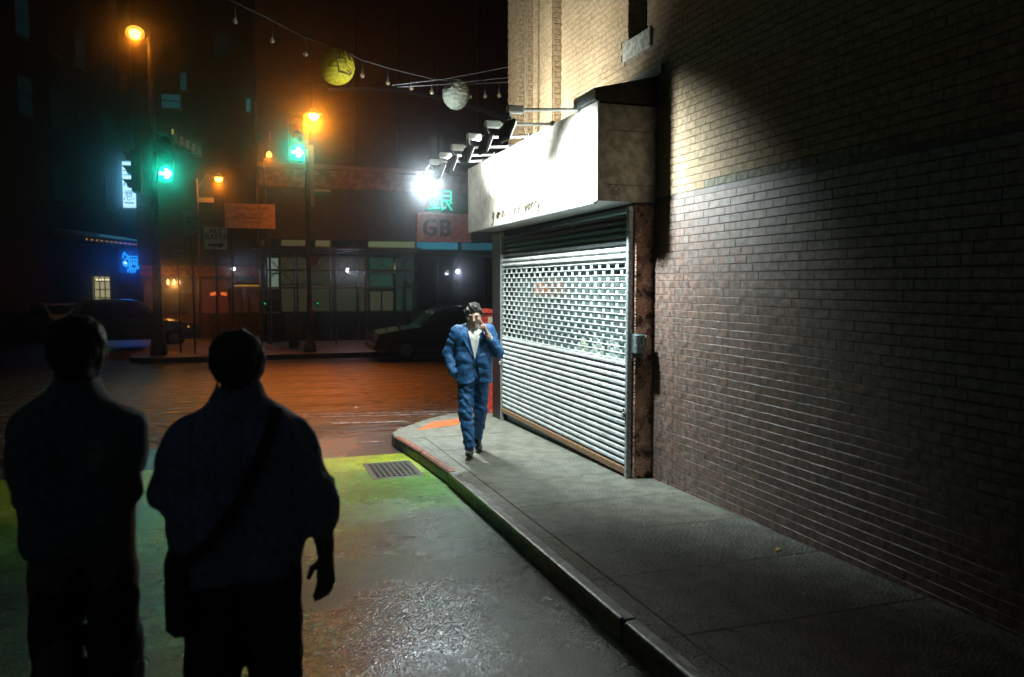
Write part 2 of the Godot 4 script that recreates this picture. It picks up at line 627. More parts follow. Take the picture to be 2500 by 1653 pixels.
	# tactile plate with raised domes
	var tac := thing("tactile_paving", Vector3(0, SLOPE * -11.3 + 0.142, 0), "orange tactile paving plate at the street corner", "paving plate")
	var om := mat(0.62, 0.14, 0.035, 0.6, 0.0, 0.35, 3.0)
	var tp := [Vector2(2.17, -10.93), Vector2(2.83, -11.2), Vector2(3.05, -11.72), Vector2(2.53, -11.53)]
	put(tac, "plate", sheet(tp, 0.012), om, Vector3(0, 0.006, 0))
	var ds := new_st()
	for i in 11:
		for j in 9:
			var u := (i + 0.5) / 11.0
			var v := (j + 0.5) / 9.0
			var q: Vector2 = tp[0].lerp(tp[1], u).lerp(tp[3].lerp(tp[2], u), v)
			add_lathe(ds, [Vector2(0.016, 0.0), Vector2(0.012, 0.005), Vector2(0, 0.006)], 6, Vector3(q.x, 0.006, q.y))
	put(tac, "domes", ds.commit(), om).set_meta("kind", "stuff")
	# kerb stones, steel faced near, red painted at the corner
	var k := Node3D.new()
	k.name = "kerb"
	k.rotation.x = -atan(SLOPE)
	k.set_meta("kind", "structure")
	add_child(k)
	var red_path := [[-8.10, 1.945], [-8.6, 1.925], [-9.2, 1.895], [-9.33, 1.888]]
	var red_path2 := [[-9.36, 1.886], [-9.9, 1.845], [-10.5, 1.79]]
	var turn := [[-10.52, 1.788], [-10.85, 1.81], [-11.25, 1.98]]
	var runs := [[[[3.0, 1.94], [-0.2, 1.94]], M.kerb_steel], [[[-0.22, 1.94], [-3.92, 1.94]], M.kerb_steel], [[[-3.95, 1.94], [-8.08, 1.946]], M.kerb_steel], [red_path, M.kerb_steel], [red_path2, M.kerb_steel], [turn, M.concrete]]
	for r in runs:
		put(k, "kerb_stone", kerb_mesh(r[0], 0.0), r[1])
	put(k, "red_paint", kerb_mesh(red_path, 0.003), M.kerb_red)
	put(k, "red_paint", kerb_mesh(red_path2, 0.003), M.kerb_red)
	for q in [[2.9, -0.18], [-0.24, -3.90], [-3.97, -8.06]]:
		put(k, "steel_nosing", tube([Vector3(1.958, 0.124, q[0]), Vector3(1.958, 0.124, q[1])], [0.0215], 12), mat(0.34, 0.36, 0.37, 0.3, 0.85, 0.3, 2.0))
	# far pavement
	var far := struct("far_sidewalk", sheet([Vector2(-3.3, -24.8), Vector2(-2.9, -24.4), Vector2(60, -24.4), Vector2(60, -30.0), Vector2(-3.3, -30.0)], 0.14), mat(0.2, 0.195, 0.18, 0.5, 0.0, 0.4, 0.7, 0.3), Vector3(0, -0.13, 0))
	far.set_meta("kind", "structure")
	put(far, "kerb_edge", sheet([Vector2(-2.9, -24.4), Vector2(60, -24.4), Vector2(60, -24.25), Vector2(-2.9, -24.25)], 0.15), M.kerb_steel, Vector3(0, 0.004, 0))

# one kerb stone swept along [z, x] pairs; lift > 0 makes only a thin skin of paint on the top
func kerb_mesh(path: Array, lift: float) -> ArrayMesh:
	var prof := [Vector2(0.0, -0.16), Vector2(0.0, 0.10), Vector2(0.006, 0.125), Vector2(0.022, 0.14), Vector2(0.085, 0.145), Vector2(0.095, -0.16)]
	if lift > 0.0:
		prof = [Vector2(0.004, 0.128), Vector2(0.022, 0.1435), Vector2(0.08, 0.1485)]
	var st := new_st()
	for i in path.size() - 1:
		for j in prof.size() - 1:
			var a := Vector3(path[i][1] + prof[j].x, prof[j].y, path[i][0])
			var b := Vector3(path[i + 1][1] + prof[j].x, prof[j].y, path[i + 1][0])
			var c := Vector3(path[i + 1][1] + prof[j + 1].x, prof[j + 1].y, path[i + 1][0])
			var d := Vector3(path[i][1] + prof[j + 1].x, prof[j + 1].y, path[i][0])
			quad(st, a, d, c, b)
	if lift == 0.0:
		for e in [0, path.size() - 1]:
			for j in range(1, prof.size() - 1):
				tri(st, Vector3(path[e][1] + prof[0].x, prof[0].y, path[e][0]), Vector3(path[e][1] + prof[j].x, prof[j].y, path[e][0]), Vector3(path[e][1] + prof[j + 1].x, prof[j + 1].y, path[e][0]))
	return st.commit()

# ---------------------------------------------------------------- corner building
const BL := 0.164
const BH := 0.0693

# one brick proud of the mortar plane, face towards -x
func add_brick(st: SurfaceTool, y0: float, y1: float, z0: float, z1: float, x: float, out: float) -> void:
	# thin upright joints, a chamfer along the top edge, a sharp lower edge
	var e := 0.0012
	var c := 0.007
	var A := Vector3(x - out, y1 - c, z0 + e)
	var B := Vector3(x - out, y1 - c, z1 - e)
	var C := Vector3(x - out, y0, z1 - e)
	var D := Vector3(x - out, y0, z0 + e)
	var E := Vector3(x - out + c, y1, z0 + e)
	var F := Vector3(x - out + c, y1, z1 - e)
	quad(st, A, B, C, D)
	quad(st, E, F, B, A)
	quad(st, Vector3(x, y1, z0), Vector3(x, y1, z1), F, E)
	quad(st, D, C, Vector3(x, y0, z1), Vector3(x, y0, z0))
	quad(st, B, Vector3(x, y1 - c, z1), Vector3(x, y0, z1), C)
	quad(st, Vector3(x, y1 - c, z0), A, D, Vector3(x, y0, z0))

func build_corner_building() -> void:
	var b := thing("corner_building", Vector3.ZERO, "tall tan brick building on the right with painted brown lower wall and dark upper window", "building")
	var tan_mortar := mat(0.28, 0.21, 0.13, 0.85, 0.0, 0.3, 2.0)
	var tans := [mat(0.36, 0.245, 0.135, 0.75, 0.0, 0.25, 3.0, 0.25), mat(0.33, 0.225, 0.12, 0.75, 0.0, 0.25, 2.6, 0.25), mat(0.375, 0.26, 0.15, 0.75, 0.0, 0.25, 3.3, 0.25)]
	var paint_mortar := mat(0.16, 0.115, 0.10, 0.6, 0.0, 0.3, 2.0)
	var paints := []
	for v in [[0.205, 0.135, 0.11], [0.217, 0.14, 0.112], [0.188, 0.132, 0.112], [0.205, 0.147, 0.125]]:
		paints.append(mat(v[0], v[1], v[2], 0.38, 0.0, 0.3, 2.2, 0.3))
	var olive := mat(0.26, 0.25, 0.16, 0.6, 0.0, 0.4, 2.4, 0.6)
	var W := WALL
	var T := 2.782                       # where the paint ends
	# solid walls behind the bricks
	var lower := span(b, "lower_wall", Vector3(W, -0.4, 4.0), Vector3(W + 0.4, T, -7.14), paint_mortar)
	var upper := span(b, "upper_wall", Vector3(W, T, 4.0), Vector3(W + 0.4, 9.5, -7.33), tan_mortar)
	span(b, "wall_under_window", Vector3(W, T, -7.33), Vector3(W + 0.4, 4.29, -7.75), tan_mortar)
	span(b, "wall_over_window", Vector3(W, 6.3, -7.33), Vector3(W + 0.4, 9.5, -7.75), tan_mortar)
	var cuts := [-7.75, -9.651, -9.986, -10.434, -10.528, -10.716, -11.034, -11.108, -11.436, -11.865]
	for i in range(0, cuts.size(), 2):
		span(b, "wall_pier", Vector3(W, T, cuts[i]), Vector3(W + 0.4, 9.5, cuts[i + 1]), tan_mortar)
	for i in range(1, cuts.size() - 1, 2):
		span(b, "recess", Vector3(W + 0.16, T, cuts[i]), Vector3(W + 0.4, 9.5, cuts[i + 1]), tans[1])
		var rs := new_st()               # brick courses on the far side of each recess, facing the camera
		var y := T + 0.004
		while y < 7.2:
			add_box(rs, Vector3(W + 0.085, y + BH / 2 - 0.004, cuts[i + 1] + 0.004), Vector3(0.14, BH - 0.010, 0.016), 0.003)
			y += BH
		put(b, "recess_bricks", rs.commit(), tans[0]).set_meta("kind", "stuff")
	# far end wall and roof slab so that no light leaks through the block
	span(b, "end_wall", Vector3(W + 0.4, -0.4, -11.6), Vector3(12.0, 9.5, -11.865), tan_mortar)
	span(b, "roof", Vector3(W, 9.5, 4.0), Vector3(12.0, 9.7, -11.865), M.dark)
	# window, stone sill, sash
	var wn := put(b, "window", box(Vector3(0.04, 1.8, 0.40)), M.dark_glass, Vector3(W + 0.20, 5.38, -7.54))
	for q in [[0.0, 0.0, 1.8, 0.03, -0.19], [0.0, 0.0, 1.8, 0.03, 0.19], [0.0, -0.885, 0.04, 0.38, 0.0], [0.0, 0.1, 0.04, 0.38, 0.0]]:
		put(wn, "sash", box(Vector3(0.05, q[2], q[3]), 0.004), mat(0.10, 0.15, 0.15, 0.4), Vector3(-0.03, q[1], q[4]))
	put(b, "window_sill", box(Vector3(0.345, 0.19, 0.62), 0.008), mat(0.44, 0.43, 0.37, 0.7, 0.0, 0.3, 2.0), Vector3(W + 0.148, 4.385, -7.54))
	var js := new_st()
	var jy := 4.48
	while jy < 6.3:
		add_box(js, Vector3(W + 0.085, jy + BH / 2, -7.747), Vector3(0.15, BH - 0.010, 0.014), 0.003)
		jy += BH
	put(b, "window_reveal_bricks", js.commit(), tans[1]).set_meta("kind", "stuff")
	# bricks: the nearest lit painted ones one by one, the rest joined
	var rng := RandomNumberGenerator.new()
	rng.seed = 77
	var unit: Array = []
	for i in 3:
		var us := new_st()
		add_brick(us, 0.001, BH - 0.001, -BL + 0.0008, -0.0008, 0.0, 0.0105 + 0.001 * i)
		unit.append(us.commit())
	var rest := [new_st(), new_st(), new_st(), new_st()]
	var row := 0
	var single := 0
	while row * BH < T + 0.25:
		var y := -0.25 + row * BH
		if y + BH > T + 0.01:
			break
		var z := 1.0 - (BL * 0.5 if row % 2 else 0.0)
		while z > -7.14:
			var z1 := maxf(z - BL, -7.14)
			if z - z1 > 0.03:
				if z - z1 > BL - 0.001 and z < -4.2 and z > -6.12 and y > 0.98 and single < 300:
					put(lower, "brick", unit[rng.randi() % 3], paints[rng.randi() % 4], Vector3(W, y, z) - lower.position)
					single += 1
				else:
					add_brick(rest[rng.randi() % 4], y + 0.001, y + BH - 0.001, z1 + 0.0008, z - 0.0008, W, rng.randf_range(0.010, 0.0125))
			z -= BL
		row += 1
	for i in 4:
		put(lower, "joined_bricks", rest[i].commit(), paints[i], -lower.position).set_meta("kind", "stuff")
	var top := [new_st(), new_st(), new_st()]
	var ol := new_st()
	row = 0
	while T + (row + 1) * BH < 7.4:
		var y := T + row * BH
		for seg in [[1.0, -7.33], [-7.33, -7.75], [-7.75, -9.651], [-9.986, -10.434], [-10.528, -10.716], [-11.108, -11.108], [-11.436, -11.865]]:
			if seg[0] == -7.33 and y > 4.2 and y < 6.25:
				continue
			var z: float = seg[0]
			var first := true
			while z > seg[1] + 0.02:
				var step := BL * (0.5 if first and row % 2 else 1.0)
				first = false
				var z1: float = maxf(z - step, seg[1])
				var edge := row == 0 and z < -3.8 and z > -6.15
				if not (z > -7.8 and z1 < -7.2 and y > 4.22 and y < 4.47):
					add_brick(ol if edge else top[rng.randi() % 3], y + 0.001, y + BH - 0.0015, z1 + 0.0008, z - 0.0008, W, rng.randf_range(0.008, 0.010))
				z = z1
		row += 1
	for i in 3:
		put(upper, "joined_bricks", top[i].commit(), tans[i], -upper.position).set_meta("kind", "stuff")
	put(upper, "painted_course", ol.commit(), olive, -upper.position).set_meta("kind", "stuff")
	# plastered pillar beside the shutter
	var plaster := mat(0.72, 0.50, 0.39, 0.75, 0.0, 0.6, 1.4, 0.8)
	plaster.albedo_texture = stain_tex()
	plaster.uv1_scale = Vector3.ONE * 0.62
	put(b, "pillar", box(Vector3(0.212, 3.0, 0.12), 0.012), plaster, Vector3(3.73, 1.22, -7.20))
	# shop interior: floor, back, sides and ceiling
	var inner := mat(0.20, 0.25, 0.25, 0.8)
	span(b, "shop_floor", Vector3(3.66, -0.4, -7.28), Vector3(6.6, 0.08, -11.5), inner)
	span(b, "shop_back_wall", Vector3(6.6, -0.4, -7.28), Vector3(6.8, 2.9, -11.5), inner)
	span(b, "shop_side_wall", Vector3(3.84, -0.4, -7.14), Vector3(6.8, 2.9, -7.28), inner)
	span(b, "shop_side_wall", Vector3(3.63, -0.4, -11.46), Vector3(6.8, 2.7, -11.6), M.dark)
	span(b, "shop_ceiling", Vector3(3.84, 2.785, -7.28), Vector3(6.8, 2.9, -11.5), inner)
	span(b, "lintel", Vector3(3.64, 2.705, -7.262), Vector3(WALL - 0.002, 2.95, -11.6), M.dark)
	span(b, "end_post", Vector3(3.57, -0.4, -11.40), Vector3(3.628, 2.70, -11.86), M.black_metal)
	span(b, "door_frame", Vector3(3.629, -0.4, -11.61), Vector3(WALL + 0.4, 2.70, -11.86), M.black_metal)
	var glassp := put(b, "shop_glass", box(Vector3(0.008, 2.5, 4.1)), M.glass, Vector3(3.76, 1.4, -9.33))
	glassp.set_meta("label", "shop window pane behind the grille")

func concrete_tex() -> ImageTexture:
	# sandy grain, stains, gum spots and hair cracks
	var n := FastNoiseLite.new()
	n.seed = 41
	n.frequency = 0.012
	n.fractal_octaves = 5
	var a := n.get_seamless_image(512, 512)
	n.seed = 42
	n.frequency = 0.35
	n.fractal_octaves = 2
	var b := n.get_seamless_image(512, 512)
	var im := Image.create(512, 512, false, Image.FORMAT_RGB8)
	for y in 512:
		for x in 512:
			var p := a.get_pixel(x, y).r
			var q := b.get_pixel(x, y).r
			var v := 0.78 + 0.34 * (q - 0.5) - 0.10 * smoothstep(0.45, 0.75, p) + 0.06 * smoothstep(0.45, 0.25, p)
			v -= 0.16 * smoothstep(0.006, 0.0, absf(p - 0.5)) * smoothstep(0.4, 0.6, q)
			im.set_pixel(x, y, Color(v, v, v * 0.985))
	var rng := RandomNumberGenerator.new()
	rng.seed = 6
	for i in 60:
		var c := Vector2(rng.randf_range(8, 504), rng.randf_range(8, 504))
		var r := rng.randf_range(2.0, 7.0)
		var dark := rng.randf_range(0.45, 0.8)
		for y in range(int(c.y - r), int(c.y + r) + 1):
			for x in range(int(c.x - r), int(c.x + r) + 1):
				if Vector2(x, y).distance_to(c) < r * (0.8 + 0.2 * sin(x * 1.3 + y * 2.1)):
					var o := im.get_pixel(x, y)
					im.set_pixel(x, y, Color(o.r * dark, o.g * dark, o.b * dark))
	return ImageTexture.create_from_image(im)

var stain_cache: ImageTexture
func stain_tex() -> ImageTexture:
	# blotches of bare plaster, brown paint and black grime
	if stain_cache:
		return stain_cache
	var n := FastNoiseLite.new()
	n.seed = 31
	n.frequency = 0.018
	n.fractal_octaves = 6
	n.fractal_gain = 0.6
	var a := n.get_seamless_image(256, 256)
	n.seed = 32
	n.frequency = 0.03
	var b := n.get_seamless_image(256, 256)
	var im := Image.create(256, 256, false, Image.FORMAT_RGB8)
	for y in 256:
		for x in 256:
			var p := a.get_pixel(x, y).r
			var q := b.get_pixel(x, y).r
			var c := Color(0.95, 0.85, 0.8).lerp(Color(0.72, 0.66, 0.62), smoothstep(0.5, 0.56, p))
			c = c.lerp(Color(0.25, 0.23, 0.22), smoothstep(0.66, 0.72, q) * 0.8)
			c = c.lerp(Color(1, 0.97, 0.92), smoothstep(0.36, 0.30, q))
			im.set_pixel(x, y, c)
	stain_cache = ImageTexture.create_from_image(im)
	return stain_cache

# ---------------------------------------------------------------- shutter and what is behind it
func build_shutter() -> void:
	var z0 := -7.225
	var z1 := -11.385
	var zc := (z0 + z1) / 2
	var L := z0 - z1
	var s := thing("rolling_shutter", Vector3(3.6, 0, zc), "galvanised roll down shop shutter with open grille across its upper half", "shutter")
	var steel := mat(0.50, 0.53, 0.53, 0.5, 0.15, 0.2, 0.9)
	var steel2 := mat(0.46, 0.50, 0.50, 0.52, 0.15, 0.25, 0.7)
	# slat: bulge above, hooked roll below; profile points (out towards -x, up)
	var prof := [Vector2(-0.014, 0.0), Vector2(-0.014, 0.021), Vector2(-0.004, 0.0245), Vector2(0.018, 0.026), Vector2(0.021, 0.030), Vector2(0.0205, 0.034), Vector2(0.0175, 0.0355), Vector2(0.0175, 0.0375), Vector2(0.021, 0.039), Vector2(0.0205, 0.048), Vector2(0.016, 0.057), Vector2(0.004, 0.064), Vector2(-0.014, 0.0672)]
	var st := new_st()
	for i in prof.size() - 1:
		quad(st, Vector3(-prof[i].x, prof[i].y, L / 2), Vector3(-prof[i + 1].x, prof[i + 1].y, L / 2), Vector3(-prof[i + 1].x, prof[i + 1].y, -L / 2), Vector3(-prof[i].x, prof[i].y, -L / 2))
	for i in prof.size() - 1:
		quad(st, Vector3(0.017, prof[i].y, L / 2), Vector3(0.017, prof[i].y, -L / 2), Vector3(0.017, prof[i + 1].y, -L / 2), Vector3(0.017, prof[i + 1].y, L / 2))
	var slat := st.commit()
	var P := 0.0672
	for i in 16:
		put(s, "slat", slat, steel if i % 3 else steel2, Vector3(0, 0.075 + i * P, 0))
	var ytop := 0.075 + 16 * P               # about 1.15
	# grille: rods with links hung between them
	var rod := tube([Vector3(0, 0, -L / 2), Vector3(0, 0, L / 2)], [0.0068], 8)
	var link := box(Vector3(0.006, 0.064, 0.062), 0.002)
	var G := 0.0663
	var rows := 15
	for r in rows + 1:
		put(s, "rod", rod, steel, Vector3(-0.009, ytop + 0.012 + r * G, 0))
	for r in rows:
		var z := L / 2 - 0.05 - (0.11 if r % 2 else 0.0)
		while z > -L / 2 + 0.03:
			put(s, "link", link, steel if r % 2 else steel2, Vector3(0, ytop + 0.012 + (r + 0.5) * G, z))
			z -= 0.2185
	var gy := ytop + 0.03 + rows * G
	for i in 2:
		put(s, "slat", slat, steel, Vector3(0, gy + i * P, 0))
	var hy := gy + 2 * P
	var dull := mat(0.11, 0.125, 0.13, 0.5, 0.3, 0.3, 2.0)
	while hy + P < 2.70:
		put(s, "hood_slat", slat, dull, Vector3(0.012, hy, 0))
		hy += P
	put(s, "bottom_bar", box(Vector3(0.05, 0.075, L), 0.008), M.rust, Vector3(-0.004, 0.037, 0))
	for q in [z0 + 0.035, z1 - 0.02]:
		put(s, "guide_rail", box(Vector3(0.055, 2.92, 0.05), 0.006), M.galvanised, Vector3(-0.012, 1.24, q - zc))
	# padlocks
	for q in [[0.62, z0 + 0.02], [0.75, z1 + 0.01]]:
		var p := put(s, "padlock", box(Vector3(0.03, 0.055, 0.045), 0.006), M.galvanised, Vector3(-0.055, q[0], q[1] - zc))
		put(p, "shackle", tube([Vector3(0, 0.02, -0.015), Vector3(0, 0.05, -0.012), Vector3(0, 0.062, 0), Vector3(0, 0.05, 0.012), Vector3(0, 0.02, 0.015)], [0.005], 6), M.black_metal)
	var c := thing("key_switch_box", Vector3(3.66, 1.34, -7.09), "small grey metal switch box on the plastered pillar beside the shutter", "switch box")
	put(c, "case", box(Vector3(0.10, 0.19, 0.09), 0.008), mat(0.22, 0.30, 0.30, 0.5, 0.5, 0.5, 5.0), Vector3(-0.01, 0.0, 0.0))
	put(c, "back_plate", box(Vector3(0.13, 0.24, 0.012), 0.003), mat(0.16, 0.21, 0.21, 0.6, 0.4, 0.5, 5.0), Vector3(-0.0, -0.02, -0.045))
	put(c, "flap", box(Vector3(0.015, 0.11, 0.07), 0.003), M.galvanised, Vector3(0.055, 0.03, 0.005))
	put(c, "hanging_lock", box(Vector3(0.028, 0.06, 0.03), 0.006), M.galvanised, Vector3(0.035, -0.12, 0.02))
	# goods behind the glass
	var k := thing("display_counter", Vector3(4.25, 0.08, -8.6), "lit glass display counter inside the shop behind the grille", "display counter")
	var pale := mat(0.45, 0.55, 0.50, 0.5)
	put(k, "cabinet", box(Vector3(0.6, 0.9, 2.4), 0.02), pale, Vector3(0, 0.45, 0))
	put(k, "top_shelf", box(Vector3(0.5, 0.02, 2.3)), M.glass, Vector3(0, 1.22, 0))
	for i in 4:
		put(k, "post", tube([Vector3(0, 0.9, 0), Vector3(0, 1.5, 0)], [0.012], 8), M.galvanised, Vector3(0.2 if i % 2 else -0.2, 0, -1.1 if i < 2 else 1.1))
	var rng := RandomNumberGenerator.new()
	rng.seed = 5
	var hues := [[0.75, 0.75, 0.68], [0.30, 0.48, 0.38], [0.68, 0.62, 0.42], [0.25, 0.4, 0.42], [0.8, 0.8, 0.78], [0.5, 0.2, 0.1]]
	for i in 9:
		var h: Array = hues[i % 6]
		var hh := rng.randf_range(0.14, 0.28)
		var j := thing("shop_jar", Vector3(4.1 + 0.1 * (i % 2), 0.98, -7.66 - i * 0.235), ["first", "second", "third", "fourth", "fifth", "sixth", "seventh", "eighth", "ninth"][i] + " shop jar from the pillar on the display counter", "jar", "jars on the display counter")
		put(j, "jar_body", lathe([Vector2(0, 0), Vector2(0.07, 0), Vector2(0.075, 0.02), Vector2(0.075, hh * 0.8), Vector2(0.05, hh), Vector2(0, hh)], 14), mat(h[0], h[1], h[2], 0.3))
		put(j, "lid", lathe([Vector2(0.052, hh), Vector2(0.055, hh + 0.005), Vector2(0.055, hh + 0.03), Vector2(0, hh + 0.032)], 14), M.white_paint)
	var dec := thing("round_decal", Vector3(3.75, 1.87, -10.5), "round orange lantern shaped ornament hanging behind the shop window", "ornament")
	put(dec, "disc", lathe([Vector2(0, -0.155), Vector2(0.12, -0.14), Vector2(0.22, -0.07), Vector2(0.24, 0.0), Vector2(0.22, 0.07), Vector2(0.12, 0.14), Vector2(0, 0.155)], 18), mat(0.75, 0.17, 0.05, 0.6), Vector3(0.26, 0, 0))
	put(dec, "cord", tube([Vector3(0.26, 0.15, 0), Vector3(0.26, 0.915, 0)], [0.006], 5), M.dark)
	var sh := thing("wall_shelving", Vector3(6.35, 0.08, -9.4), "pale shelving with boxes against the shop's back wall", "shelving")
	for y in [0.5, 0.95, 1.4, 1.85]:
		put(sh, "shelf", box(Vector3(0.4, 0.03, 3.6)), pale, Vector3(0, y, 0))
		var bs := new_st()
		for i in 13:
			var hh := rng.randf_range(0.12, 0.34)
			add_box(bs, Vector3(0, y + 0.015 + hh / 2, -1.65 + i * 0.275), Vector3(0.25, hh, rng.randf_range(0.13, 0.25)), 0.004)
		put(sh, "boxes", bs.commit(), mat(0.45, 0.48, 0.42, 0.6, 0.0, 0.5, 3.0)).set_meta("kind", "stuff")
	for q in [-1.8, 1.8]:
		put(sh, "upright", box(Vector3(0.4, 2.2, 0.04)), pale, Vector3(0, 1.1, q))
	# tube lamp on the ceiling of the shop
	var t := thing("shop_ceiling_lamp", Vector3(4.9, 2.72, -8.7), "fluorescent tube lamp on the shop ceiling behind the shutter", "ceiling lamp")
	put(t, "lamp_body", box(Vector3(0.16, 0.06, 1.3), 0.01), M.white_paint, Vector3(0, 0.03, 0))
	put(t, "lamp_tube", tube([Vector3(0, -0.02, -0.6), Vector3(0, -0.02, 0.6)], [0.018], 10), glow(0.75, 1.0, 0.95, 1.2))
	lamp_area(t, Vector3(0, -0.06, 0), Vector3.DOWN, Vector2(0.1, 1.2), Color(0.8, 1.0, 0.96), 6.0)

func lamp_area(parent: Node3D, at: Vector3, towards: Vector3, size: Vector2, c: Color, e: float) -> void:
	var l := AreaLight3D.new()
	l.name = "lamp_light"
	l.area_size = size
	l.area_normalize_energy = true
	l.light_color = c
	l.light_energy = e
	l.area_range = 40.0
	l.shadow_enabled = true
	parent.add_child(l, true)
	var z := -towards.normalized()
	var x := Vector3.UP.cross(z)
	if x.length() < 0.01:
		x = Vector3.RIGHT
	x = x.normalized()
	l.transform = Transform3D(Basis(x, z.cross(x), z), at)

func lamp_omni(parent: Node3D, at: Vector3, c: Color, e: float, size := 0.1) -> void:
	var l := OmniLight3D.new()
	l.name = "lamp_light"
	l.light_color = c
	l.light_energy = e
	l.light_size = size
	l.omni_range = 60.0
	l.omni_attenuation = 2.0
	l.shadow_enabled = true
	parent.add_child(l, true)
	l.position = at

func lamp_spot(parent: Node3D, at: Vector3, towards: Vector3, c: Color, e: float, angle: float, size := 0.1) -> void:
	var l := SpotLight3D.new()
	l.name = "lamp_light"
	l.light_color = c
	l.light_energy = e
	l.light_size = size
	l.spot_range = 60.0
	l.spot_attenuation = 2.0
	l.spot_angle = angle
	l.spot_angle_attenuation = 1.0
	l.shadow_enabled = true
	parent.add_child(l, true)
	var z := -towards.normalized()
	var x := Vector3.UP.cross(z)
	x = Vector3.RIGHT if x.length() < 0.01 else x.normalized()
	l.transform = Transform3D(Basis(x, z.cross(x), z), at)

# ---------------------------------------------------------------- shop sign
func build_shop_sign() -> void:
	var F := 3.19
	var za := -7.10
	var zb := -11.88
	var zc := (za + zb) / 2
	var s := thing("shop_sign_box", Vector3(0, 0, 0), "large floodlit white shop sign box with faint rusty ghost lettering over the shutter", "sign")
	var face := mat(0.42, 0.395, 0.34, 0.6, 0.0, 0.15, 1.1)
	var side := mat(0.38, 0.355, 0.31, 0.5, 0.2, 0.25, 1.3)
	span(s, "face_panel", Vector3(F, 2.735, za + 0.0), Vector3(F + 0.02, 3.68, zb), face)
	span(s, "side_panel", Vector3(F + 0.02, 2.735, za), Vector3(WALL - 0.015, 3.66, za - 0.02), side)
	span(s, "side_panel", Vector3(F + 0.02, 2.735, zb), Vector3(WALL - 0.015, 3.66, zb + 0.02), side)
	span(s, "bottom_panel", Vector3(F + 0.02, 2.735, za - 0.02), Vector3(WALL - 0.015, 2.75, zb + 0.02), mat(0.32, 0.34, 0.32, 0.5))
	span(s, "top_panel", Vector3(F + 0.02, 3.645, za - 0.02), Vector3(WALL - 0.015, 3.66, zb + 0.02), mat(0.12, 0.11, 0.10, 0.7))
	span(s, "drip_edge", Vector3(F - 0.012, 2.712, za - 0.06), Vector3(F + 0.03, 2.735, zb), M.galvanised, 0.004)
	for y in [3.41, 2.89]:
		span(s, "side_seam", Vector3(F + 0.12, y, za + 0.003), Vector3(WALL - 0.06, y + 0.006, za - 0.001), M.dark)
	put(s, "side_emblem", ring_mesh(0.042, 0.006, 0.004), mat(0.05, 0.05, 0.05, 0.6), Vector3(F + 0.2, 2.84, za + 0.004), Basis(Vector3.RIGHT, PI / 2))
	put(s, "side_emblem", strokes([[Vector2(-0.025, 0.008), Vector2(0.0, -0.012), Vector2(0.028, 0.01)]], 0.008, 0.004), mat(0.05, 0.05, 0.05, 0.6), Vector3(F + 0.2, 2.84, za + 0.004))
	# small sloped roof piece at the near end with flashings
	var tar := mat(0.06, 0.045, 0.035, 0.8, 0.0, 0.3, 2.0)
	put(s, "roof_cap", prism([Vector2(3.17, 3.682), Vector2(3.17, 3.80), Vector2(WALL - 0.015, 3.955), Vector2(WALL - 0.015, 3.682)], 0.54, Transform3D(Basis.IDENTITY, Vector3(0, 0, -7.35))), tar)
	span(s, "front_flashing", Vector3(3.155, 3.69, -7.085), Vector3(3.169, 3.80, -7.62), mat(0.20, 0.26, 0.27, 0.5, 0.3, 0.3, 4.0))
	span(s, "wall_flashing", Vector3(WALL - 0.035, 3.96, -6.98), Vector3(WALL - 0.014, 4.05, -7.66), mat(0.26, 0.29, 0.31, 0.5, 0.3, 0.3, 4.0))
	# ghost lettering: handwriting left by removed letters
	var ink := mat(0.05, 0.026, 0.008, 0.8, 0.0, 0.5, 9.0)
	var script := {
		"g": [[[0.8, 0.25], [0.3, 0.2], [0.2, 0.5], [0.5, 0.65], [0.8, 0.3], [0.65, 0.95], [0.3, 1.2], [0.05, 1.1]]],
		"a": [[[0.75, 0.3], [0.35, 0.25], [0.2, 0.6], [0.5, 0.7], [0.78, 0.3], [0.8, 0.7]]],
		"n": [[[0.15, 0.3], [0.15, 0.7]], [[0.15, 0.42], [0.45, 0.25], [0.65, 0.4], [0.65, 0.7]]],
		"d": [[[0.7, 0.3], [0.3, 0.3], [0.2, 0.6], [0.5, 0.7], [0.75, 0.4]], [[0.85, -0.2], [0.72, 0.7]]],
		"y": [[[0.15, 0.3], [0.35, 0.65], [0.7, 0.55]], [[0.85, 0.25], [0.55, 0.95], [0.2, 1.15]]],
		"f": [[[0.8, -0.1], [0.5, -0.15], [0.4, 0.3], [0.3, 1.0]], [[0.15, 0.3], [0.7, 0.25]]],
		"i": [[[0.45, 0.3], [0.4, 0.7]], [[0.5, 0.02], [0.52, 0.08]]],
		"e": [[[0.2, 0.5], [0.7, 0.42], [0.55, 0.22], [0.25, 0.4], [0.35, 0.7], [0.75, 0.62]]],
		"s": [[[0.75, 0.25], [0.35, 0.3], [0.6, 0.48], [0.6, 0.65], [0.2, 0.7]]],
		"o": [[[0.5, 0.25], [0.2, 0.45], [0.35, 0.7], [0.7, 0.6], [0.75, 0.35], [0.5, 0.25]]],
		"r": [[[0.25, 0.3], [0.2, 0.7]], [[0.23, 0.45], [0.5, 0.25], [0.75, 0.32]]],
		"w": [[[0.1, 0.3], [0.25, 0.7], [0.45, 0.4], [0.6, 0.7], [0.9, 0.25]]],
		",": [[[0.3, 0.65], [0.2, 0.85]]],
	}
	var lines := []
	var cx := 0.0
	for ch in "g andy, fine, worry":
		if ch == " ":
			cx += 0.75
			continue
		for l in script.get(ch, []):
			var q := []
			for v in l:
				var yy: float = 0.7 - v[1]
				q.append(Vector2((cx + v[0] + yy * 0.28) * 0.122, yy * 0.17))
			lines.append(q)
		cx += 0.55 if ch in ",i" else 0.92
	put(s, "ghost_letters", strokes(lines, 0.024, 0.003), ink, Vector3(F - 0.002, 2.82, -10.62), Basis(Vector3.UP, -PI / 2)).set_meta("kind", "stuff")
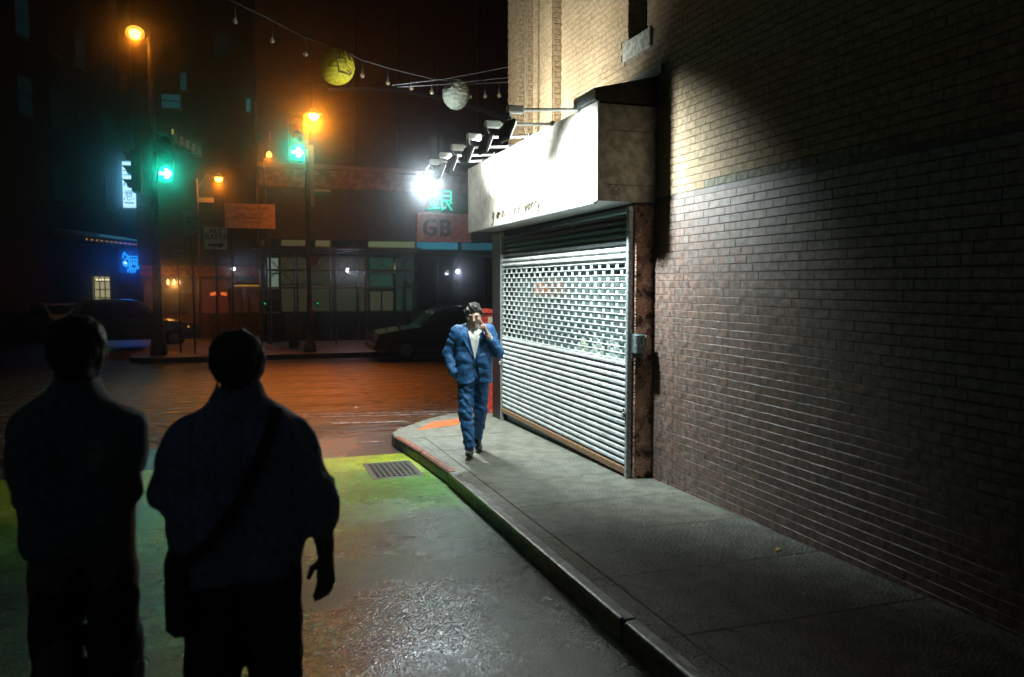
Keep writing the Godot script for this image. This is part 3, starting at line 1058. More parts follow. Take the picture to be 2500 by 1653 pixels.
	# stubs of glue and rust streaks left higher up
	var spots := [[3.35, -10.75, 0.02, 0.10], [3.16, -10.76, 0.015, 0.09], [3.12, -10.72, 0.02, 0.05], [3.36, -10.2, 0.03, 0.07], [3.26, -10.25, 0.02, 0.04], [3.5, -9.98, 0.03, 0.04], [3.37, -8.98, 0.02, 0.12], [3.40, -8.92, 0.02, 0.10], [3.51, -8.45, 0.10, 0.012], [3.30, -9.55, 0.02, 0.03]]
	for q in spots:
		span(s, "rust_streak", Vector3(F - 0.003, q[0], q[1]), Vector3(F - 0.0003, q[0] + q[3], q[1] + q[2]), ink)
	if zc > 0:
		return

func ring_mesh(r: float, wide: float, thick: float) -> ArrayMesh:
	return lathe([Vector2(r - wide, -thick / 2), Vector2(r, -thick / 2), Vector2(r, thick / 2), Vector2(r - wide, thick / 2), Vector2(r - wide, -thick / 2)], 24)

# ---------------------------------------------------------------- floodlights on arms over the sign
func build_floodlights() -> void:
	var zs := [-7.49, -8.25, -9.0, -9.76, -10.4, -11.0]
	var names := ["nearest black floodlight on its white arm above the sign", "second floodlight arm from the near end of the shop sign", "third floodlight arm from the near end of the shop sign", "fourth floodlight arm from the near end of the shop sign", "fifth floodlight arm from the near end of the shop sign", "farthest floodlight over the sign, its glaring lamp face in view"]
	var white := mat(0.70, 0.72, 0.70, 0.4)
	var black := mat(0.03, 0.033, 0.035, 0.55)
	for i in 6:
		var f := thing("floodlight", Vector3(3.19, 3.69, zs[i] - 0.06), names[i], "floodlight", "floodlights over the shop sign")
		put(f, "arm", tube([Vector3(0.03, 0.0, 0), Vector3(-0.62, -0.055, 0.05)], [0.017], 10), white)
		put(f, "arm_foot", box(Vector3(0.05, 0.05, 0.08), 0.006), M.grey_metal, Vector3(0.0, 0.0, 0))
		put(f, "knuckle", box(Vector3(0.17, 0.075, 0.075), 0.012), white, Vector3(-0.70, -0.06, 0.06))
		put(f, "stem", tube([Vector3(-0.76, -0.07, 0.06), Vector3(-0.77, -0.12, 0.06), Vector3(-0.74, -0.17, 0.06)], [0.018, 0.02, 0.014], 8), M.galvanised)
		var aim: Vector3 = [Vector3(0.85, -0.57, 0.03), Vector3(0.40, -0.86, -0.25), Vector3(0.84, 0.54, -0.06), Vector3(0.55, -0.85, 0.0), Vector3(0.84, 0.54, 0.0), Vector3(-0.05, -0.60, 0.80)][i]
		var n := Vector3(0.93, -0.36, 0.0).normalized()
		var bz := -n
		var bx := Vector3.UP.cross(bz).normalized()
		var bs := Basis(bx, bz.cross(bx), bz)
		var hub := Vector3(-0.74, -0.17, 0.06)
		if i == 5:
			hub = Vector3(-0.74, -0.17, -0.42)
			put(f, "drop_arm", tube([Vector3(-0.76, -0.07, 0.06), Vector3(-0.76, -0.12, -0.30), Vector3(-0.74, -0.16, -0.42)], [0.015], 8), white)
		if i < 5:
			var head := put(f, "lamp_head", box(Vector3(0.27, 0.21, 0.045), 0.012), black, hub + bs * Vector3(0, -0.11, 0.0), bs)
			for k in 6:
				put(head, "cooling_fin", box(Vector3(0.008, 0.17, 0.022), 0.002), black, Vector3(-0.1 + k * 0.04, 0, 0.032))
			put(head, "lamp_face", box(Vector3(0.235, 0.175, 0.004)), glow(1.0, 0.97, 0.92, 5.0), Vector3(0, 0, -0.0245))
			lamp_spot(head, Vector3(0, 0, -0.05), bs.inverse() * aim, Color(0.93, 1.0, 1.0) if i == 0 else Color(0.96, 1.0, 0.975), [40.0, 17.0, 26.0, 15.0, 22.0][i], [61.0, 62.0, 58.0, 66.0, 58.0][i], 0.09)
		else:
			# the last arm carries a bare reflector bulb hanging down
			put(f, "bulb_socket", tube([Vector3(-0.745, -0.14, -0.42), Vector3(-0.745, -0.20, -0.42)], [0.03, 0.034], 12), black)
			put(f, "lamp_bulb", lathe([Vector2(0.03, 0.12), Vector2(0.034, 0.08), Vector2(0.075, 0.02), Vector2(0.088, -0.04), Vector2(0.07, -0.095), Vector2(0.0, -0.11)], 18), glow(0.93, 0.98, 1.0, 60.0), Vector3(-0.745, -0.31, -0.42))
			lamp_spot(f, Vector3(-0.745, -0.44, -0.42), Vector3(-0.10, -1.0, 0.14), Color(0.94, 1.0, 0.99), 32.0, 60.0, 0.09)
			lamp_spot(f, Vector3(-0.75, -0.36, -0.30), Vector3(-0.22, -0.28, 0.94), Color(0.92, 0.98, 1.0), 7.0, 16.0, 0.09)
			lamp_spot(f, Vector3(-0.745, -0.12, -0.56), Vector3(-0.35, 0.9, -0.35), Color(0.93, 0.98, 1.0), 5.0, 62.0, 0.08)

# ---------------------------------------------------------------- the far side of the cross street
func pane_grid(parent: Node3D, called: String, x0: float, x1: float, y0: float, y1: float, z: float, m: Material, frame: Material, nx: int, ny: int) -> void:
	var w := put(parent, called, box(Vector3(x1 - x0, y1 - y0, 0.02)), m, Vector3((x0 + x1) / 2, (y0 + y1) / 2, z))
	for i in nx + 1:
		put(w, "mullion", box(Vector3(0.05, y1 - y0 + 0.05, 0.06), 0.004), frame, Vector3(-(x1 - x0) / 2 + (x1 - x0) * i / nx, 0, 0.02))
	for j in ny + 1:
		put(w, "transom", box(Vector3(x1 - x0 - 0.05, 0.05, 0.05), 0.004), frame, Vector3(0, -(y1 - y0) / 2 + (y1 - y0) * j / ny, 0.02))

func dark_window(parent: Node3D, x: float, y: float, z: float, w: float, h: float, m: Material, turn := 0.0) -> void:
	var o := put(parent, "window", box(Vector3(w, h, 0.05)), m, Vector3(x, y, z), Basis(Vector3.UP, turn))
	put(o, "sill", box(Vector3(w + 0.15, 0.08, 0.12), 0.01), M.far_trim, Vector3(0, -h / 2 - 0.05, 0.04))
	put(o, "sash_bar", box(Vector3(w, 0.05, 0.03)), M.far_trim, Vector3(0, 0.02, 0.03))

func build_far_side() -> void:
	M.far_trim = mat(0.05, 0.045, 0.04, 0.7)
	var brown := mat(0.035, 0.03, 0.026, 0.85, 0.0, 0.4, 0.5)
	var slate := mat(0.035, 0.04, 0.045, 0.7, 0.0, 0.3, 0.5)
	var frame := mat(0.02, 0.022, 0.024, 0.5)
	# bank with a glass front
	var b := thing("bank_building", Vector3(0, 0, -30), "dark bank building with a glass front and lit strip of high windows behind the scaffold", "building")
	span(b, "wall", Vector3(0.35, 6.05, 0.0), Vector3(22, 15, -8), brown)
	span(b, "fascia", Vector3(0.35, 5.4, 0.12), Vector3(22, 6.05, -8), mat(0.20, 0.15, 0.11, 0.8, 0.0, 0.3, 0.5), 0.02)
	span(b, "cornice", Vector3(0.30, 6.05, 0.25), Vector3(22, 6.25, -0.0), mat(0.14, 0.11, 0.085, 0.8), 0.03)
	span(b, "sign_band", Vector3(0.35, 3.62, 0.1), Vector3(22, 5.4, -8), slate)
	span(b, "base", Vector3(0.35, -0.13, 0.05), Vector3(22, 0.9, -8), slate)
	span(b, "back_wall", Vector3(0.35, 0.9, -2.2), Vector3(22, 3.62, -8), slate)
	for i in 14:
		span(b, "pilaster", Vector3(2.2 + i * 1.55, 6.25, 0.09), Vector3(2.32 + i * 1.55, 15, 0.0), brown, 0.02)
	var cream := [0.36, 0.34, 0.14]
	for q in [[0.41, 0.62, cream, 0.06], [1.10, 1.94, cream, 0.16], [2.29, 2.80, cream, 0.22], [4.21, 5.96, [0.38, 0.50, 0.24], 0.24], [6.03, 7.64, [0.03, 0.36, 0.50], 0.36], [7.80, 9.12, [0.03, 0.30, 0.42], 0.22]]:
		var p := put(b, "window_pane", box(Vector3(q[1] - q[0], 0.27, 0.02)), glow(q[2][0], q[2][1], q[2][2], q[3]), Vector3((q[0] + q[1]) / 2, 3.40, 0.0))
		put(p, "mullion", box(Vector3(0.07, 0.34, 0.06)), frame, Vector3((q[1] - q[0]) / 2 + 0.035, 0, 0.02))
	for y in [3.1, 3.56]:
		span(b, "transom", Vector3(0.35, y, 0.06), Vector3(12, y + 0.08, -0.02), frame)
	var dim := glow(0.30, 0.30, 0.14, 0.075)
	pane_grid(b, "lit_window", 0.55, 1.0, 1.75, 2.9, -0.02, glow(0.55, 0.72, 0.55, 0.22), frame, 1, 2)
	pane_grid(b, "lit_window", 1.05, 2.0, 0.92, 2.93, -0.02, dim, frame, 2, 2)
	pane_grid(b, "lit_window", 2.05, 3.75, 0.92, 2.93, -0.02, glow(0.24, 0.27, 0.13, 0.075), frame, 2, 2)
	pane_grid(b, "lit_window", 3.8, 4.17, 0.92, 2.93, -0.02, dim, frame, 1, 1)
	pane_grid(b, "lit_window", 4.22, 5.14, 1.75, 2.95, -0.02, glow(0.05, 0.27, 0.16, 0.13), frame, 1, 2)
	pane_grid(b, "lit_window", 4.22, 5.14, 0.92, 1.70, -0.02, glow(0.33, 0.36, 0.20, 0.10), frame, 2, 1)
	pane_grid(b, "lit_window", 5.2, 5.95, 0.92, 2.95, -0.02, glow(0.12, 0.26, 0.20, 0.09), frame, 2, 2)
	put(b, "lit_window", box(Vector3(0.06, 0.35, 0.03)), glow(0.55, 0.6, 0.3, 0.35), Vector3(5.18, 2.55, 0.03))
	pane_grid(b, "window", 6.05, 7.65, 0.92, 3.0, -0.02, M.dark_glass, frame, 2, 1)
	pane_grid(b, "window", 7.8, 9.6, 0.92, 3.0, -0.02, M.dark_glass, frame, 2, 1)
	for q in [[6.6, 7.1, 0.7], [7.5, 8.0, 0.45]]:
		put(b, "upper_window", box(Vector3(q[1] - q[0], q[2], 0.03)), glow(0.16, 0.24, 0.22, 0.16), Vector3((q[0] + q[1]) / 2, 7.1, 0.02))
	# lamps under the scaffold deck and by the bank door
	for q in [[3.32, 2.44, -29.0, "white globe lamp under the scaffold deck before the bank", 2.2], [7.43, 2.42, -29.2, "small white lamp beside the bank's dark door", 1.8], [-0.56, 2.49, -30.2, "white lamp hanging left of the scaffold", 2.2]]:
		var l := thing("globe_lamp", Vector3(q[0], q[1], q[2]), q[3], "lamp", "white globe lamps")
		put(l, "lamp_globe", lathe([Vector2(0, -0.075), Vector2(0.053, -0.053), Vector2(0.075, 0), Vector2(0.053, 0.053), Vector2(0, 0.075)], 14), glow(0.85, 0.9, 1.0, 6.0))
		put(l, "hanger", tube([Vector3(0, 0.07, 0), Vector3(0, 0.62 if q[0] > 0 else 0.1, 0), Vector3(0, 0.62 if q[0] > 0 else 0.1, -0.9 if q[0] > 0 else -0.2)], [0.015], 6), frame)
		lamp_omni(l, Vector3(0, -0.05, 0.12), Color(0.85, 0.9, 1.0), q[4] * 0.25, 0.06)
	# scaffold shed
	var s := thing("sidewalk_scaffold", Vector3(0, -0.13, -27.6), "steel pipe sidewalk scaffold with cross braces before the bank", "scaffold")
	var pipe := mat(0.16, 0.17, 0.18, 0.4, 0.6, 0.3, 2.0)
	var xs := [0.35, 1.5, 2.75, 3.75, 5.4]
	for x in xs:
		for z in [0.0, -1.9]:
			put(s, "post", tube([Vector3(x, 0, z), Vector3(x, 3.25, z)], [0.032], 8), pipe)
	for z in [0.0, -1.9]:
		for y in [1.95, 2.55, 3.2]:
			put(s, "ledger", tube([Vector3(0.2, y, z), Vector3(5.6, y, z)], [0.025], 8), pipe)
	for i in xs.size() - 1:
		put(s, "brace", tube([Vector3(xs[i], 1.95, 0), Vector3(xs[i + 1], 3.2, 0)], [0.018], 6), pipe)
		put(s, "brace", tube([Vector3(xs[i], 3.2, 0), Vector3(xs[i + 1], 1.95, 0)], [0.018], 6), pipe)
	put(s, "deck", box(Vector3(5.6, 0.08, 2.2)), slate, Vector3(2.9, 3.29, -0.95))
	# restaurant row
	var r := thing("restaurant_building", Vector3(0, 0, -38), "dark restaurant building with red lit windows and an orange sign band", "building")
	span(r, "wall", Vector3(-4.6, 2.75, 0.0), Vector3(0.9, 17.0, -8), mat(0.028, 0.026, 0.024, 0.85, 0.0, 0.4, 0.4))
	span(r, "shop_wall", Vector3(-4.6, -0.28, 0.0), Vector3(0.9, 0.62, -8), mat(0.10, 0.06, 0.03, 0.8))
	span(r, "back_wall", Vector3(-4.6, 0.62, -3), Vector3(0.9, 2.75, -8), slate)
	span(r, "sign_band", Vector3(-4.5, 2.28, 0.12), Vector3(0.85, 2.74, -0.1), mat(0.32, 0.13, 0.055, 0.7, 0.0, 0.4, 0.8))
	put(r, "band_lettering", strokes([[Vector2(-0.5, -0.14), Vector2(-0.5, 0.12)], [Vector2(-0.3, -0.14), Vector2(-0.3, 0.1)], [Vector2(-0.2, -0.14), Vector2(-0.2, 0.1)], [Vector2(0.0, -0.14), Vector2(0.0, 0.08)], [Vector2(0.14, 0.06), Vector2(0.2, -0.02), Vector2(0.14, -0.12)], [Vector2(0.4, -0.06), Vector2(0.5, 0.0)]], 0.06, 0.01), mat(0.05, 0.03, 0.02), Vector3(-2.35, 2.51, 0.13)).set_meta("kind", "stuff")
	for q in [[-4.4, -3.6, 0.30, 0.12, 0.06, 0.05], [-3.5, -2.9, 0.5, 0.25, 0.1, 0.03], [-2.75, -2.15, 0.45, 0.16, 0.08, 0.05], [-2.05, -1.5, 0.7, 0.12, 0.06, 0.07], [-1.4, -0.95, 0.65, 0.10, 0.05, 0.07], [-0.85, -0.1, 0.35, 0.12, 0.05, 0.06], [-0.05, 0.7, 0.35, 0.12, 0.05, 0.06]]:
		var w := put(r, "lit_window", box(Vector3(q[1] - q[0], 1.5, 0.03)), glow(q[2], q[3], q[4], q[5]), Vector3((q[0] + q[1]) / 2, 1.40, -0.03))
		put(w, "frame", box(Vector3(0.07, 1.6, 0.08)), M.far_trim, Vector3((q[1] - q[0]) / 2 + 0.04, 0, 0.03))
		put(w, "frame", box(Vector3(q[1] - q[0], 0.06, 0.06)), M.far_trim, Vector3(0, 0.2, 0.03))
	for q in [[-3.09, 9.84, 0.73, 0.57, 0.07], [-2.57, 10.71, 0.23, 0.72, 0.045], [0.1, 9.9, 0.18, 0.55, 0.16], [-4.2, 5.8, 0.5, 0.8, 0.012], [-1.0, 12.4, 0.5, 0.9, 0.006]]:
		dark_window(r, q[0], q[1], 0.03, q[2], q[3], glow(0.05, 0.55, 0.62, q[4]))
	for i in 5:
		dark_window(r, -2.95 + i * 0.24, 8.3 - i * 0.13, 0.03, 0.12, 0.34, glow(0.9, 0.62, 0.35, 0.14 if i > 0 else 0.05))
	put(r, "lit_window", box(Vector3(0.07, 0.2, 0.03)), glow(0.9, 0.75, 0.05, 0.5), Vector3(-3.06, 8.55, 0.03))
	# red lanterns and round lamps along the restaurant front
	for q in [[-1.62, 1.50], [-1.50, 1.53], [-1.18, 1.52], [-1.06, 1.5]]:
		var l := thing("red_lantern", Vector3(q[0], q[1], -37.7), ["leftmost small red lantern in the restaurant window", "second small red lantern in the restaurant window", "third small red lantern in the restaurant window", "rightmost small red lantern in the restaurant window"][int(absf(q[0] + 1.62) > 0.05) + int(absf(q[0] + 1.62) > 0.3) + int(absf(q[0] + 1.62) > 0.5)], "lantern", "red lanterns of the restaurant")
		put(l, "lantern_body", lathe([Vector2(0, -0.08), Vector2(0.06, -0.06), Vector2(0.075, 0), Vector2(0.06, 0.06), Vector2(0, 0.08)], 12), glow(1.0, 0.16, 0.03, 0.9))
		put(l, "cord", tube([Vector3(0, 0.08, 0), Vector3(0, 0.78, 0)], [0.01], 5), M.far_trim)
	var wl := ["left", "middle", "right"]
	for i in 3:
		var l := thing("wall_lamp", Vector3(-3.36 + [0.0, 0.24, 0.43][i], 2.03, -37.3), wl[i] + " one of three glowing oval lamps on the restaurant front", "lamp", "oval lamps on the restaurant front")
		put(l, "lamp_globe", lathe([Vector2(0, -0.14), Vector2(0.055, -0.09), Vector2(0.075, 0), Vector2(0.045, 0.09), Vector2(0, 0.15)], 12), glow(1.0, 0.62, 0.28, 1.6))
		put(l, "bracket", tube([Vector3(0, 0.14, 0), Vector3(0, 0.25, 0), Vector3(0, 0.25, -0.55)], [0.015], 6), M.far_trim)
	lamp_omni(get_node("wall_lamp_001"), Vector3(0, -0.1, 0.3), Color(1.0, 0.65, 0.3), 1.2, 0.15)
	# parasols with orange rims
	for q in [[-0.35, -36.0, "left orange edged parasol before the restaurant"], [0.42, -36.3, "right orange edged parasol before the restaurant"]]:
		var u := thing("parasol", Vector3(q[0], -0.27, q[1]), q[2], "parasol", "parasols before the restaurant")
		put(u, "pole", tube([Vector3(0, 0, 0), Vector3(0, 2.3, 0)], [0.02], 8), frame)
		put(u, "canopy", lathe([Vector2(0.38, 2.16), Vector2(0.36, 2.26), Vector2(0.15, 2.34), Vector2(0, 2.37)], 8), mat(0.06, 0.04, 0.02, 0.9))
		put(u, "valance_light", lathe([Vector2(0.37, 2.13), Vector2(0.385, 2.17)], 8), glow(1.0, 0.42, 0.03, 0.55))
	# left block across the side street
	var lb := thing("left_building", Vector3(-6.4, 0, -47.6), "dark apartment building at far left with a lit awning", "building", "", atan2(1.64, -5.5) + PI / 2)
	lb.rotation.y = 1.28
	span(lb, "wall", Vector3(-20, 3.9, -8), Vector3(0.0, 19, 0.0), mat(0.022, 0.022, 0.024, 0.85, 0.0, 0.4, 0.4))
	span(lb, "shop_front", Vector3(-20, -0.3, -8), Vector3(0.0, 3.9, -0.3), mat(0.06, 0.035, 0.02, 0.8, 0.0, 0.4, 0.6))
	for i in 7:
		for j in 3:
			dark_window(lb, -1.6 - i * 2.4, 6.6 + j * 3.3, 0.02, 0.9, 1.6, glow(0.03, 0.30, 0.36, [0.02, 0.0, 0.01, 0.0, 0.006, 0.012, 0.0][(i + j * 2) % 7]))
	var aw := put(lb, "awning", prism([Vector2(0.0, 4.5), Vector2(1.3, 4.15), Vector2(1.3, 4.05), Vector2(0.0, 4.05)], 7.0, Transform3D(Basis(Vector3.UP, -PI / 2), Vector3(-3.6, 0, 0))), mat(0.10, 0.14, 0.15, 0.6))
	for i in 14:
		put(aw, "awning_bulb", lathe([Vector2(0, -0.05), Vector2(0.04, 0), Vector2(0, 0.05)], 8), glow(1.0, 0.45, 0.06, 0.7), Vector3(-0.3 - i * 0.48, 4.0, 1.25))
	put(aw, "awning_light_strip", box(Vector3(4.2, 0.03, 0.03)), glow(0.12, 0.6, 0.75, 0.35), Vector3(-2.4, 4.30, 0.85))
	var lw := put(lb, "lit_window", box(Vector3(1.7, 1.15, 0.04)), glow(0.80, 0.72, 0.36, 0.45), Vector3(-2.1, 1.75, -0.28))
	for i in 4:
		put(lw, "mullion", box(Vector3(0.05, 1.15, 0.05)), M.far_trim, Vector3(-0.85 + i * 0.5667, 0, 0.03))
	for j in 3:
		put(lw, "transom", box(Vector3(1.7, 0.05, 0.05)), M.far_trim, Vector3(0, -0.5 + j * 0.42, 0.03))
	for i in 5:
		put(lw, "window_bulb", lathe([Vector2(0, -0.05), Vector2(0.045, 0), Vector2(0, 0.05)], 8), glow(1.0, 0.85, 0.5, 2.0), Vector3(-0.6 + i * 0.3, 0.42, 0.06))
	# blocks that close the view
	var bb := thing("rear_building", Vector3(0, 0, -62), "black silhouette of a tall block behind the restaurant", "building")
	span(bb, "wall", Vector3(-10, -0.3, 0), Vector3(4, 24, -10), slate)
	for i in 4:
		dark_window(bb, -8.2 + i * 2.6, 16.0, 0.02, 0.8, 1.4, M.dark_glass)

# ---------------------------------------------------------------- lamp posts and traffic signals
func lamp_head(parent: Node3D, at: Vector3, e: float, face := Vector3.DOWN) -> void:
	# saucer hood with a hanging sodium bowl
	var f := frame_of(-face)
	var hs := new_st()
	add_lathe(hs, [Vector2(0.26, -0.02), Vector2(0.24, 0.02), Vector2(0.12, 0.07), Vector2(0.07, 0.16), Vector2(0, 0.17)], 16, Vector3.ZERO, f)
	put(parent, "lamp_hood", hs.commit(), M.grey_metal, at)
	var bs := new_st()
	add_lathe(bs, [Vector2(0.15, -0.022), Vector2(0.14, -0.10), Vector2(0.09, -0.17), Vector2(0, -0.2)], 16, Vector3.ZERO, f)
	put(parent, "lamp_bowl", bs.commit(), glow(1.0, 0.50, 0.05, 45.0 if e > 5.0 else 16.0), at)
	lamp_omni(parent, at + face * 0.3, Color(1.0, 0.50, 0.08), e, 0.14)
	lamp_spot(parent, at + face * 0.32, Vector3(-0.06, -1, 0.8), Color(1.0, 0.47, 0.02), e * (8.5 if e > 5.0 else 3.0), 30.0, 0.14)

func signal_head(parent: Node3D, at: Vector3, turn: float, lit: bool) -> void:
	var h := put(parent, "signal_housing", box(Vector3(0.34, 1.06, 0.22), 0.03), mat(0.012, 0.012, 0.010, 0.6), at + Vector3(0, 0.12 if lit else 0.0, 0), Basis(Vector3.UP, turn).scaled_local(Vector3.ONE * (1.35 if lit else 1.15)))
	for i in 3:
		var y := 0.34 - 0.34 * i
		var on := lit and i == 2
		put(h, "signal_lens", lathe([Vector2(0, 0.006), Vector2(0.12, 0.0)], 20), glow(0.0, 0.55, 0.42, 0.04) if on else M.dark_glass, Vector3(0, y, 0.112), Basis(Vector3.RIGHT, PI / 2))
		var vs := new_st()               # open visor over the lens
		for k in 12:
			var a0 := deg_to_rad(-30.0 + 240.0 * k / 12.0)
			var a1 := deg_to_rad(-30.0 + 240.0 * (k + 1) / 12.0)
			var d0 := 0.10 + 0.12 * maxf(sin(a0), 0.0)
			var d1 := 0.10 + 0.12 * maxf(sin(a1), 0.0)
			var p0 := Vector3(cos(a0) * 0.135, sin(a0) * 0.135, 0)
			var p1 := Vector3(cos(a1) * 0.135, sin(a1) * 0.135, 0)
			quad(vs, p0, p1, p1 + Vector3(0, 0, d1), p0 + Vector3(0, 0, d0))
			quad(vs, p0 * 1.04, p1 * 1.04, p1 * 1.04 + Vector3(0, 0, d1), p0 * 1.04 + Vector3(0, 0, d0))
		put(h, "visor", vs.commit(), M.dark, Vector3(0, y, 0.111))
		if on:
			var arrow := [Vector2(-0.115, 0.028), Vector2(0.01, 0.028), Vector2(-0.03, 0.085), Vector2(0.035, 0.095), Vector2(0.118, 0.0), Vector2(0.035, -0.095), Vector2(-0.03, -0.085), Vector2(0.01, -0.028), Vector2(-0.115, -0.028)]
			put(h, "signal_arrow", prism(arrow, 0.006), glow(0.22, 1.0, 0.86, 10.0), Vector3(0, y, 0.16), Basis.from_scale(Vector3(1.15, 1.15, 1.0)))
			lamp_spot(h, Vector3(0, y, 0.20), Vector3(0, -0.08, 1), Color(0.03, 1.0, 0.78), 3.6, 80.0, 0.1)

func build_street_poles() -> void:
	var steel := mat(0.14, 0.15, 0.155, 0.38, 0.5, 0.35, 1.2)
	# left: tall lamp post with two signal heads
	var p := thing("lamp_post", Vector3(-2.6, -0.13, -25.5), "tall lamp post at left with orange lamp and green arrow signal", "lamp post")
	put(p, "shaft", tube([Vector3(0, 0.66, 0), Vector3(0, 5, 0), Vector3(0, 9.3, 0)], [0.13, 0.10, 0.075], 14), steel)
	put(p, "base", prism([Vector2(-0.23, 0), Vector2(0.23, 0), Vector2(0.15, 0.68), Vector2(-0.15, 0.68)], 0.4), steel)
	put(p, "lamp_arm", tube([Vector3(0, 9.1, 0), Vector3(-0.18, 9.22, 0.1), Vector3(-0.34, 9.25, 0.25)], [0.035], 8), steel)
	lamp_head(p, Vector3(-0.34, 9.15, 0.3), 1.3, Vector3(0.05, -0.8, 0.6))
	signal_head(p, Vector3(0.33, 5.58, 0.15), 0.12, true)
	put(p, "signal_bracket", tube([Vector3(0, 5.95, 0), Vector3(0.33, 5.95, 0.1)], [0.025], 8), steel)
	signal_head(p, Vector3(-0.45, 5.32, 0.0), -PI / 2, false)
	put(p, "signal_bracket", tube([Vector3(0, 5.6, 0), Vector3(-0.42, 5.6, 0)], [0.025], 8), steel)
	# middle: lamp post with signal, name plates and banner
	var q := thing("lamp_post", Vector3(1.70, -0.13, -25.0), "slimmer lamp post in the middle under the brightest orange street lamp", "lamp post")
	put(q, "shaft", tube([Vector3(0, 0, 0), Vector3(0, 4, 0), Vector3(0, 7.0, 0)], [0.085, 0.07, 0.055], 12), steel)
	put(q, "base", lathe([Vector2(0.2, 0), Vector2(0.2, 0.1), Vector2(0.13, 0.35), Vector2(0.09, 0.5)], 12), steel)
	put(q, "lamp_arm", tube([Vector3(0, 6.95, 0), Vector3(0.08, 7.18, 0.1), Vector3(0.2, 7.2, 0.25)], [0.03], 8), steel)
	lamp_head(q, Vector3(0.2, 7.12, 0.3), 12.0)
	signal_head(q, Vector3(-0.30, 6.30, 0.12), 0.06, true)
	put(q, "signal_bracket", tube([Vector3(0, 6.6, 0), Vector3(-0.3, 6.6, 0.05)], [0.025], 8), steel)
	put(q, "banner", box(Vector3(0.13, 1.85, 0.42), 0.01), mat(0.14, 0.17, 0.16, 0.8), Vector3(0.13, 5.3, -0.1))
	var np := put(q, "name_plate", box(Vector3(0.58, 0.20, 0.015), 0.004), mat(0.03, 0.16, 0.11, 0.5), Vector3(0.42, 4.85, 0.08))
	put(np, "name_border", box(Vector3(0.5, 0.07, 0.004)), mat(0.35, 0.36, 0.32, 0.6), Vector3(0, 0.045, 0.009))
	put(q, "round_notice", lathe([Vector2(0, 0.01), Vector2(0.16, 0.01), Vector2(0.16, -0.01), Vector2(0, -0.01)], 16), mat(0.30, 0.10, 0.10, 0.6), Vector3(0.14, 2.76, 0.1), Basis(Vector3.RIGHT, PI / 2))
	put(q, "push_button", box(Vector3(0.12, 0.25, 0.1), 0.015), mat(0.30, 0.14, 0.05, 0.5), Vector3(0.1, 1.2, 0.06))
	# farther posts
	var c := thing("lamp_post", Vector3(-2.03, -0.27, -36.0), "far lamp post with slanted arm beside the peach notice", "lamp post")
	put(c, "shaft", tube([Vector3(0, 0, 0), Vector3(0, 6.6, 0)], [0.07, 0.05], 10), mat(0.3, 0.2, 0.1, 0.5, 0.3))
	put(c, "lamp_arm", tube([Vector3(0, 6.2, 0), Vector3(0.38, 6.75, 0.1), Vector3(0.86, 6.72, 0.3)], [0.03], 8), steel)
	lamp_head(c, Vector3(0.88, 6.65, 0.35), 2.0)
	put(c, "name_plate", box(Vector3(0.66, 0.19, 0.015), 0.004), mat(0.45, 0.43, 0.40, 0.6), Vector3(0.33, 5.72, 0.07))
	var d := thing("lamp_post", Vector3(0.55, -0.13, -29.2), "thin lamp post with a small orange lamp at the scaffold's left end", "lamp post")
	put(d, "shaft", tube([Vector3(0, 0, 0), Vector3(0, 6.4, 0)], [0.05, 0.04], 10), steel)
	put(d, "lamp_arm", tube([Vector3(0, 6.35, 0), Vector3(0.12, 6.5, 0.2)], [0.02], 8), steel)
	put(d, "lamp_bulb", lathe([Vector2(0, -0.1), Vector2(0.08, -0.05), Vector2(0.09, 0.03), Vector2(0.04, 0.1), Vector2(0, 0.12)], 12), glow(1.0, 0.48, 0.06, 5.0), Vector3(0.16, 6.5, 0.25))
	lamp_omni(d, Vector3(0.16, 6.35, 0.45), Color(1.0, 0.5, 0.08), 1.0, 0.08)
	put(d, "red_marker_light", box(Vector3(0.05, 0.32, 0.05)), glow(1.0, 0.08, 0.04, 0.35), Vector3(0.2, 7.15, 0.2))
	put(d, "marker_stem", tube([Vector3(0.16, 6.6, 0.25), Vector3(0.2, 7.0, 0.2)], [0.012], 6), steel)
	# curved mast arm rising from behind the shop sign
	var m := thing("mast_arm_pole", Vector3(6.9, -0.13, -20.0), "pale curved mast arm reaching left from behind the shop sign", "mast arm")
	put(m, "pole", tube([Vector3(0, 0, 0), Vector3(0, 6.0, 0)], [0.12, 0.1], 12), steel)
	put(m, "arm", tube([Vector3(0, 5.9, 0), Vector3(-0.46, 6.35, 0), Vector3(-1.11, 6.53, 0), Vector3(-1.68, 6.67, 0), Vector3(-2.46, 6.79, 0), Vector3(-3.23, 6.86, 0), Vector3(-4.08, 6.85, 0), Vector3(-5.0, 6.75, 0)], [0.08, 0.075, 0.07, 0.065, 0.06, 0.05, 0.045, 0.035], 10), mat(0.22, 0.25, 0.28, 0.5, 0.2))

